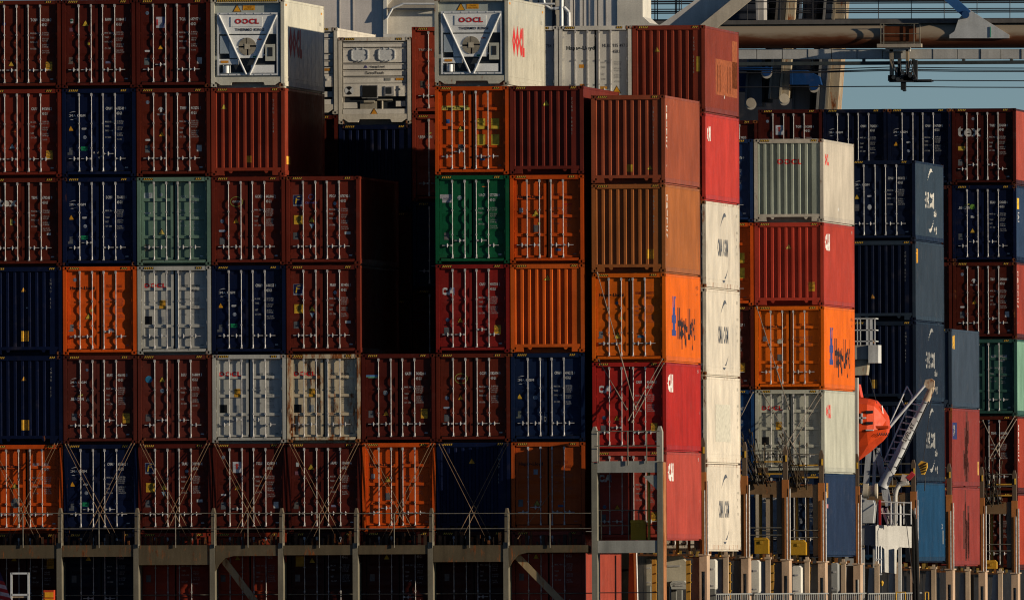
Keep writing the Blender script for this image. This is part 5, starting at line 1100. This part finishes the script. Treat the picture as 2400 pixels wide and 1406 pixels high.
mb = MB(); mb.tube(q(2187, 905, -.9), q(2163, 1085, -.9), .012, 5); part('hook_wire', mb, WIRE, g)
# hook block, floodlight
g2 = thing('hook_block', tuple(q(2170, 1110, -.9)), 'black and yellow striped hook block hanging before the dark blue side', 'hook block')
mb = MB(); mb.prism([(p.x, p.z) for p in (q(2166, 1112), q(2172, 1112), q(2179, 1095), q(2178, 1084), q(2165, 1080), q(2158, 1088))], YC - 1.1, YC - .8); part('body', mb, YELP, g2)
mb = MB()
for k in range(4): mb.prism([(p.x, p.z) for p in (q(2160 + k, 1093 + k * 5.0), q(2163 + k, 1094 + k * 5.0), q(2178 - k * .5, 1086 + k * 6.5), q(2178 - k * .5, 1083 + k * 6.5))], YC - 1.13, YC - 1.102)
part('stripe', mb, BLACK, g2)
mb = MB(); mb.tube(q(2169, 1112, -.95), q(2167, 1150, -.95), .02, 6); part('hook', mb, DARKM, g2)
g2 = thing('floodlight', tuple(q(2130, 1128)), 'red and white floodlight cluster on the bent white pipe', 'floodlight')
mb = MB(); mb.beam(q(2118, 1128, -.2), q(2122, 1112, -.2), .22, .18, (0, 1, 0)); part('housing', mb, SMOOTH, g2, (.62, .55, .5), .1)
mb = MB(); mb.beam(q(2128, 1122, -.2), q(2141, 1108, -.2), .16, .2, (0, 1, 0)); part('hood', mb, SMOOTH, g2, (.45, .04, .05), .02)
# dark curved exhaust pipes and wires right of pedestal
for k, (px, lb_) in enumerate(((2141, 'thick black hose hanging right of the white crane pedestal'), (2148, 'second black hose hanging right of the white crane pedestal'))):
    g2 = thing('hanging_hose', tuple(q(px, 1200, .5)), lb_, 'hose', 'black hoses by the crane'); mb = MB(); mb.path([q(px - 12, 1195, .5), q(px - 4, 1215, .5), q(px, 1270, .5), q(px + 4, 1440, .5)], .075, 8); part('hose', mb, BLACK, g2)
g2 = thing('yellow_stand', tuple(q(2112, 1440)), 'pair of thin yellow hoop rails low right of the crane column', 'railing')
for px in (2100, 2122, 2168, 2176): mb = MB(); mb.tube(q(px, 1470, -2), q(px, 1387, -2), .022, 6); part('upright', mb, YELP, g2)
mb = MB(); mb.tube(q(2100, 1387, -2), q(2122, 1387, -2), .02, 6); mb.tube(q(2168, 1387, -2), q(2176, 1387, -2), .02, 6); part('top_bar', mb, YELP, g2)
g2 = thing('yellow_float', tuple(q(2067, 1440, -1.5)), 'yellow teardrop beacon on a thin pole under the crane', 'beacon')
mb = MB(); mb.tube(q(2067, 1372, -1.5), q(2067, 1364, -1.5), .03, 10, .07); mb.tube(q(2067, 1364, -1.5), q(2067, 1360, -1.5), .07, 10, .03); part('lamp', mb, YELP, g2); mb = MB(); mb.tube(q(2067, 1450, -1.5), q(2067, 1372, -1.5), .015, 6); part('pole', mb, DARKM, g2)

# ------------------------------------------------------------------ white funnel casing above the stacks
YW = 46.0
g = thing('funnel_casing', (at_x(1100, YW), YW, DECKZ), 'white funnel casing rising behind the top containers', 'ship superstructure')
WH = (.80, .75, .65)
def bx(name, x0, x1, y0, y1, Y0, Y1, c=WH, rust=.03, m=SMOOTH):
    mb = MB(); mb.box(at_x(x0, Y0), at_x(x1, Y0), Y0, Y1, zz(y1, Y0, (x0 + x1) / 2), zz(y0, Y0, (x0 + x1) / 2)); return part(name, mb, m, g, c, rust)
bx('front_wall', 640, 903, -400, 1290, YW, YW + 6, (.76, .69, .62))
bx('back_wall', 903.3, 1100, -400, 1290, YW + .35, YW + 6, (.72, .67, .57)); bx('middle_wall', 1100.3, 1330, -400, 1290, YW + .05, YW + 6, (.72, .67, .57))
bx('front_wall', 1330.3, 1452, -400, 1290, YW, YW + 6, (.78, .73, .66))
bx('ledge', 903.3, 1018, 80, 96, YW - .2, YW + 1.59)
mb = MB(); xa, xb = at_x(910, YW), at_x(1060, YW); mb.prism([(xa, zz(-20, YW)), (xa, zz(15, YW)), (xa + .22, zz(-2, YW)), (xa + .3, zz(-20, YW))], YW, YW + .34); part('gusset', mb, SMOOTH, g, WH)
bx('edge_post', 903.6, 912, -400, 80, YW - .1, YW + .1, (.66, .64, .58))
mb = MB(); mb.path([at(906, 45, YW - .15), at(920, 20, YW - .15), at(945, 10, YW - .15), at(1300, 10, YW - .15)], .04, 8); part('pipe', mb, ALU, g)
bx('canopy', 912, 1030, -12, 24, YW + .1, YW + .34, (.40, .36, .30))
mb = MB(); x0, x1 = at_x(1452.3, YW), at_x(1512, YW); xc = at_x(1497, YW)
zs = lambda py: zz(py, YW, 1500)
mb.prism([(x0, zs(1290)), (x1 + .8, zs(1290)), (x1 + .8, zs(62)), (x1 + .25, zs(55)), (x1, zs(40)), (x1, zs(-400)), (x0, zs(-400))], YW - .05, YW + 3); part('bulkhead', mb, SMOOTH, g, (.66, .62, .53), .02)
for px in (1262, 1298, 1344, 1367, 1401): mb = MB(); mb.tube(at(px, -60, YW - .05), at(px, 90, YW - .05), .022 if px != 1298 else .06, 6); part('downpipe', mb, WIRE, g)
for pts, r in (([(1316, -60), (1316, 90)], .075), ([(1274, 0), (1276, 12), (1290, 21), (1318, 21)], .05), ([(1300, 21), (1322, 18), (1333, 30), (1334, 90)], .06)):
    mb = MB(); mb.path([at(x, y, YW - .12) for x, y in pts], r, 10); part('pipe', mb, ALU, g)
for px in (800, 832, 1385, 1425): mb = MB(); mb.box(at_x(px, YW), at_x(px, YW) + .03, YW - .02, YW - .001, zz(300, YW), zz(-400, YW)); part('panel_seam', mb, SMOOTH, g, (.42, .40, .38))
# diagonal white crane boom crossing behind
YD = 175.0
g = thing('diagonal_girder', tuple(at(1640, 60, YD)), 'pale diagonal box girder slanting up right behind the top containers', 'girder')
mb = MB(); P_ = [at(1545, 60, YD), at(1672, 60, YD), at(1745, 0, YD), at(1810, -52, YD), at(1700, -52, YD), at(1620, 8, YD)]
mb.prism([(p.x, p.z) for p in P_], YD, YD + 2); part('web', mb, SMOOTH, g, (.64, .60, .54), .04)
mb = MB(); d_ = (at(1745, 0, YD) - at(1672, 60, YD)); mb.beam(at(1650, 72, YD - .3), at(1800, -50, YD - .3), .5, .18, (0, 1, 0)); part('flange', mb, SMOOTH, g, (.60, .52, .40), .3)

# ------------------------------------------------------------------ quay cranes beyond
YK = 240.0
def k_(px, py, dy=0): return at(px, py, YK + dy)
g = thing('crane_boom', tuple(k_(2000, 82)), 'rusty cream tubular crane boom crossing the sky at the top right', 'crane boom')
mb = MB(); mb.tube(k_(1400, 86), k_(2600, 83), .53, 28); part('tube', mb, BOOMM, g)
mb = MB(); mb.box(k_(1400, 0).x, k_(2600, 0).x, YK - .45, YK + .5, k_(2000, 57).z, k_(2000, 47).z); part('walkway', mb, STEELP, g, (.13, .12, .11), .3)
mb = MB()
for py in (22, 5): mb.tube(k_(1400, py + 1, -.4), k_(2600, py - 2, -.4), .022, 5)
part('handrail', mb, WIRE, g)
for i, px in enumerate(range(1520, 2420, 77)): mb = MB(); mb.tube(k_(px, 50, -.4), k_(px, -60, -.4), .018, 5); part('rail_stanchion', mb, WIRE, g)
mb = MB(); P_ = [k_(2228, 91), k_(2368, 91), k_(2368, 83), k_(2315, 50), k_(2272, 22), k_(2250, 45), k_(2240, 75), k_(2228, 83)]; mb.prism([(p.x, p.z) for p in P_], YK - .62, YK - .50); part('gusset_plate', mb, SMOOTH, g, (.52, .53, .52), .04)
mb = MB(); mb.beam(k_(2195, -30, -.9), k_(2268, 35, -.9), .38, .25, (0, 1, 0)); part('strut', mb, SMOOTH, g, (.03, .10, .26), .08)
mb = MB(); mb.tube(k_(2263, 35, -1.2), k_(2263, 35, -.6), .16, 14); part('pin', mb, SMOOTH, g, (.02, .06, .16), .08)
mb = MB(); mb.box(k_(2323, 0).x, k_(2325, 0).x, YK - .65, YK - .63, k_(2323, 89).z, k_(2323, 64).z); part('green_mark', mb, STEELP, g, (.03, .3, .2))
g = thing('trolley_girder', tuple(k_(2000, 128)), 'pale segmented girder running below the rusty tubular boom', 'girder')
xq = [1560, 1640, 1715, 1775, 1835, 1895, 1950, 2010, 2070, 2130, 2188, 2245, 2300, 2347, 2395, 2450, 2500]
for x0, x1 in zip(xq[:-1], xq[1:]):
    mb = MB(); A0 = k_(x0, 139); A1 = k_(x1, 139); B0 = k_(x0, 116); mb.box(A0.x, A1.x - .03, YK - .1 - random.uniform(0, .03), YK + .9, A0.z, B0.z); part('segment', mb, SMOOTH, g, (.46, .45, .42), .14)
mb = MB(); mb.box(k_(1400, 0).x, k_(2600, 0).x, YK - .3, YK + .3, k_(2000, 153).z, k_(2000, 145).z); part('rail', mb, STEELP, g, (.05, .06, .06), .2)
for px in (2024, 2258, 2370, 2140): mb = MB(); mb.box(k_(px - 3, 0).x, k_(px + 3, 0).x, YK - .2, YK + .2, k_(px, 146).z, k_(px, 138).z); part('hanger', mb, STEELP, g, (.05, .06, .06), .2)
for i, (y0, y1, y2) in enumerate(((157, 163, 158), (160, 168, 163), (172, 170, 166), (206, 203, 203), (189, 189, 190))):
    g2 = None
    mb = MB(); pts = [(1560, y0), (1900, y1 + 1), (2085, y2), (2250, y2 + 2), (2600, y2 + 3)]
    if i == 4: pts = pts[3:]; pts = [(2180, 189), (2600, 191)]
    mb.path([k_(*p) for p in pts], .022, 5); o = part('overhead_cable', mb, WIRE, None)
    tag(o, ['topmost black cable slung under the pale girder', 'second black cable slung under the pale girder', 'third black cable slung under the pale girder', 'lowest black cable crossing the sky above the far row', 'short black cable running right from the hanging trolley'][i], 'cable', 'cables under the crane boom')
g = thing('crane_trolley', tuple(k_(2120, 200)), 'dark trolley gear and lamp hanging from the pale girder', 'trolley')
for x0, x1, y0, y1, nm, c in ((2088, 2096, 117, 190, 'hanger', (.24, .20, .15)), (2126, 2132, 117, 180, 'hanger', (.26, .20, .13)), (2143, 2152, 142, 190, 'hanger', (.03, .03, .03)), (2084, 2142, 177, 191, 'cross_beam', (.05, .05, .05)), (2100, 2112, 160, 177, 'motor', (.22, .21, .20)), (2120, 2140, 170, 190, 'winch', (.35, .22, .10)), (2140, 2185, 187, 194, 'arm', (.04, .035, .03)), (2114, 2125, 191, 212, 'lamp_housing', (.02, .02, .02)), (2078, 2136, 110, 122, 'saddle', (.5, .5, .48)), (2107, 2114, 138, 180, 'hanger', (.05, .05, .05))):
    mb = MB(); A_, B_ = k_(x0, y1), k_(x1, y0); mb.box(A_.x, B_.x, YK - .6, YK - .2, A_.z, B_.z)
    part(nm, mb, STEELP, g, c, .3)
for pts_ in ([(2090, 140), (2104, 178)], [(2128, 178), (2134, 142), (2146, 188)], [(2100, 188), (2140, 168), (2150, 190)], [(2140, 188), (2188, 191)], [(2110, 178), (2110, 150), (2124, 150), (2124, 178)], [(2084, 192), (2142, 192)]):
    mb = MB(); mb.path([k_(*p, -.65) for p in pts_], .028, 6); part('strut', mb, WIRE, g)
for px, pz in ((2094, 182), (2116, 172), (2133, 178), (2104, 186)):
    mb = MB(); mb.tube(k_(px, pz, -.75), k_(px, pz, -.55), .085, 10); part('pulley', mb, DARKM, g)
mb = MB(); mb.tube(k_(2120, 212, -.4), k_(2120, 215, -.4), .10, 10, .05); part('lens', mb, DARKM, g)
g = thing('inspection_cage', tuple(k_(2110, 85)), 'pale railed inspection cage hung on the rusty boom', 'cage')
mb = MB()
for py in (56, 80, 100): mb.tube(k_(2064, py, -.75), k_(2156, py, -.75), .018, 6)
for px in (2064, 2071, 2142, 2156): mb.tube(k_(px, 56, -.75), k_(px, 110, -.75), .02, 6)
part('cage_bars', mb, RAILM, g)
mb = MB(); A_, B_ = k_(2060, 113), k_(2164, 104); mb.box(A_.x, B_.x, YK - .95, YK - .5, A_.z, B_.z); part('floor', mb, STEELP, g, (.42, .36, .28), .4)
mb = MB(); A_, B_ = k_(2072, 97), k_(2150, 62); mb.box(A_.x, B_.x, YK - .62, YK - .55, A_.z, B_.z); part('rust_patch', mb, STEELP, g, (.12, .035, .012), .2)
# crane portal legs and machinery at left
YP = 300.0
def p_(px, py, dy=0): return at(px, py, YP + dy)
def slab(name, label, cat, pts, col, rust=.2, dy=0, dep=2.0, extra=None, m=None):
    P = [p_(*a_, dy) for a_ in pts]; gg = thing(name, tuple(P[0]), label, cat); mb = MB(); mb.prism([(v.x, v.z) for v in P], YP + dy, YP + dy + dep); part('body', mb, m or STEELP, gg, col, rust)
    mb = MB(); mb.beam(P[0] + Vector((.05, -.1, 0)), P[-1] + Vector((.05, -.1, 0)), .1, .12, (0, 1, 0)); part('edge_flange', mb, STEELP, gg, tuple(c * .85 for c in col), .4); return gg
slab('portal_tower', 'cream rust-eaten crane leg, rightmost against the sky above the far row', 'crane tower', [(1935, 265), (1962, 265), (1985, -40), (1958, -40)], (.38, .31, .21), .66, 0)
slab('portal_tower', 'grey inner face of the rightmost crane leg', 'crane tower', [(1912, 265), (1934, 265), (1957, -40), (1935, -40)], (.26, .25, .23), .2, 0)
slab('portal_tower', 'black narrow strut left of the rightmost crane leg', 'crane tower', [(1897, 265), (1911, 265), (1936, -40), (1920, -40)], (.012, .012, .012), .1, .5)
slab('portal_tower', 'cream middle crane leg ending in a round pivot', 'crane tower', [(1826, 235), (1848, 230), (1868, -40), (1848, -40)], (.42, .35, .24), .62, -.5)
slab('portal_tower', 'beige plate left of the middle crane leg', 'crane tower', [(1801, 232), (1824, 232), (1846, -40), (1824, -40)], (.24, .21, .17), .2, -.3)
slab('portal_tower', 'black strut left of the middle crane leg', 'crane tower', [(1786, 240), (1801, 240), (1822, -40), (1806, -40)], (.012, .012, .012), .1, .5)
slab('machinery_panel', 'grey panel between the crane legs', 'panel', [(1856, 262), (1900, 262), (1900, 140), (1860, 140)], (.17, .17, .18), .1, 1)
slab('machinery_panel', 'grey panel at the left behind the patched container', 'panel', [(1745, 250), (1786, 250), (1786, 140), (1752, 140)], (.17, .17, .19), .12, 1)
slab('blue_beam', 'blue beam between the crane legs', 'beam', [(1852, 199), (1925, 199), (1920, 180), (1890, 165), (1852, 165)], (.008, .045, .15), .05, -.8)
slab('blue_beam', 'upper blue beam above the left grey panel', 'beam', [(1640, 166), (1808, 166), (1808, 158), (1640, 158)], (.008, .045, .15), .05, -1)
slab('blue_beam', 'dark blue panel left behind the patched container', 'beam', [(1640, 215), (1750, 215), (1750, 170), (1640, 170)], (.012, .04, .11), .05, 2)
slab('machinery_panel', 'dark backdrop wall of crane machinery', 'panel', [(1560, 300), (1910, 300), (1930, 139), (1560, 139)], (.03, .035, .05), .15, 5)
slab('machinery_panel', 'grey upright box at the top between beam and sky', 'panel', [(1774, 66), (1790, 66), (1790, -40), (1770, -40)], (.42, .40, .38), .1, -2)
slab('machinery_panel', 'dark grey box at the top between the crane legs', 'panel', [(1880, 50), (1940, 50), (1940, -40), (1885, -40)], (.10, .10, .11), .1, 1)
slab('machinery_panel', 'dark top machinery wall behind the diagonal girder', 'panel', [(1700, 50), (1870, 50), (1870, -40), (1700, -40)], (.05, .055, .07), .1, 4)
for px, py, nm, c in ((1908, 205, 'blue wheel under the blue beam right of centre', (.008, .035, .12)), (1797, 172, 'blue wheel left of the middle crane leg', (.008, .035, .12)), (1838, 235, 'cream pivot wheel at the foot of the middle crane leg', (.50, .43, .32)), (1760, 245, 'grey pulley at the left above the far row', (.30, .26, .2))):
    gg = thing('sheave_wheel', tuple(p_(px, py, -3)), nm, 'wheel'); mb = MB(); mb.tube(p_(px, py, -3), p_(px, py, -2.4), .24, 20); part('rim', mb, SMOOTH, gg, (.34, .31, .26), .35); mb = MB(); mb.tube(p_(px, py - 4, -3.05), p_(px, py - 4, -2.3), .21, 18); part('disc', mb, SMOOTH, gg, c, .1)
# ladder-like lattice at the top, against the sky
g = thing('lattice_mast', tuple(p_(1585, 60)), 'thin dark lattice and wires against the sky at the top', 'lattice')
mb = MB()
for py in (4, 10, 28, 32, 50): mb.tube(p_(1480, py), p_(2600, py - 4), .03 if py != 50 else .08, 5)
for px in (1535, 1541, 1583, 1586, 1592): mb.tube(p_(px, 60), p_(px, -60), .025, 5)
part('bars', mb, WIRE, g)

# ------------------------------------------------------------------ setting: ship deck, hull, quay, water
def struct(name, mb, col, rust=.2, m=STEELP): o = part(name, mb, m, None, col, rust); o['kind'] = 'structure'; return o
mb = MB(); mb.box(-16, XE + 1.2, -14, 190, DECKZ - .3, DECKZ); struct('deck', mb, (.10, .035, .025), .3)
mb = MB(); mb.box(-16, XE + 1.15, -13.9, 189.9, -15, DECKZ - .302); struct('hull', mb, (.02, .03, .06), .2)
for i_, (Y0, Y1, zt) in enumerate(((14.3, 27.0, -.73), (28, 57, -.80), (58.4, 94, -.93), (95.8, 138.5, -1.15), (140.5, 189, -1.43))):
    mb = MB(); mb.box(-15, XE - (2.6, 2.6, 2.6, 1.7, 1.7)[i_], Y0, Y1, DECKZ + .002, zt); struct('hatch_coaming', mb, (.014, .012, .010), .2)
mb = MB(); mb.box(-15, XE - 6, .3, 12.0, DECKZ + .002, -3.0); struct('hatch_cover', mb, (.05, .03, .02), .35)
mb = MB(); mb.add([(-6000, -3000, -11.5), (6000, -3000, -11.5), (6000, 9000, -11.5), (-6000, 9000, -11.5)], [(0, 1, 2, 3)])
m = bpy.data.materials.new('harbour_water'); m.use_nodes = True; b = m.node_tree.nodes['Principled BSDF']; b.inputs['Base Color'].default_value = (.01, .02, .022, 1); b.inputs['Roughness'].default_value = .12
t = m.node_tree.nodes.new('ShaderNodeTexNoise'); t.inputs['Scale'].default_value = .8; bp = m.node_tree.nodes.new('ShaderNodeBump'); bp.inputs['Strength'].default_value = .5; m.node_tree.links.new(t.outputs[0], bp.inputs['Height']); m.node_tree.links.new(bp.outputs[0], b.inputs['Normal'])
struct('water', mb, (0, 0, 0), 0, m)
mb = MB(); mb.box(-1500, 1500, 200, 900, -14, -7.5); struct('quay', mb, (.12, .12, .11), .1)

g = thing('sky_blocker', (0, 420, -7.5), 'long dark block added far behind the ship to close sky gaps between the deck posts', 'sky_blocker')  # invented block, added to shut out sky light through the low gaps
mb = MB(); mb.box(-400, 300, 420, 470, -7.5, zz(1262, 420)); part('wall', mb, STEELP, g, (.05, .05, .055), .1)
mb = MB(); mb.box(-401, 301, 419, 471, zz(1262, 420) + .002, zz(1262, 420) + .5); part('roof', mb, STEELP, g, (.06, .06, .06), .1)
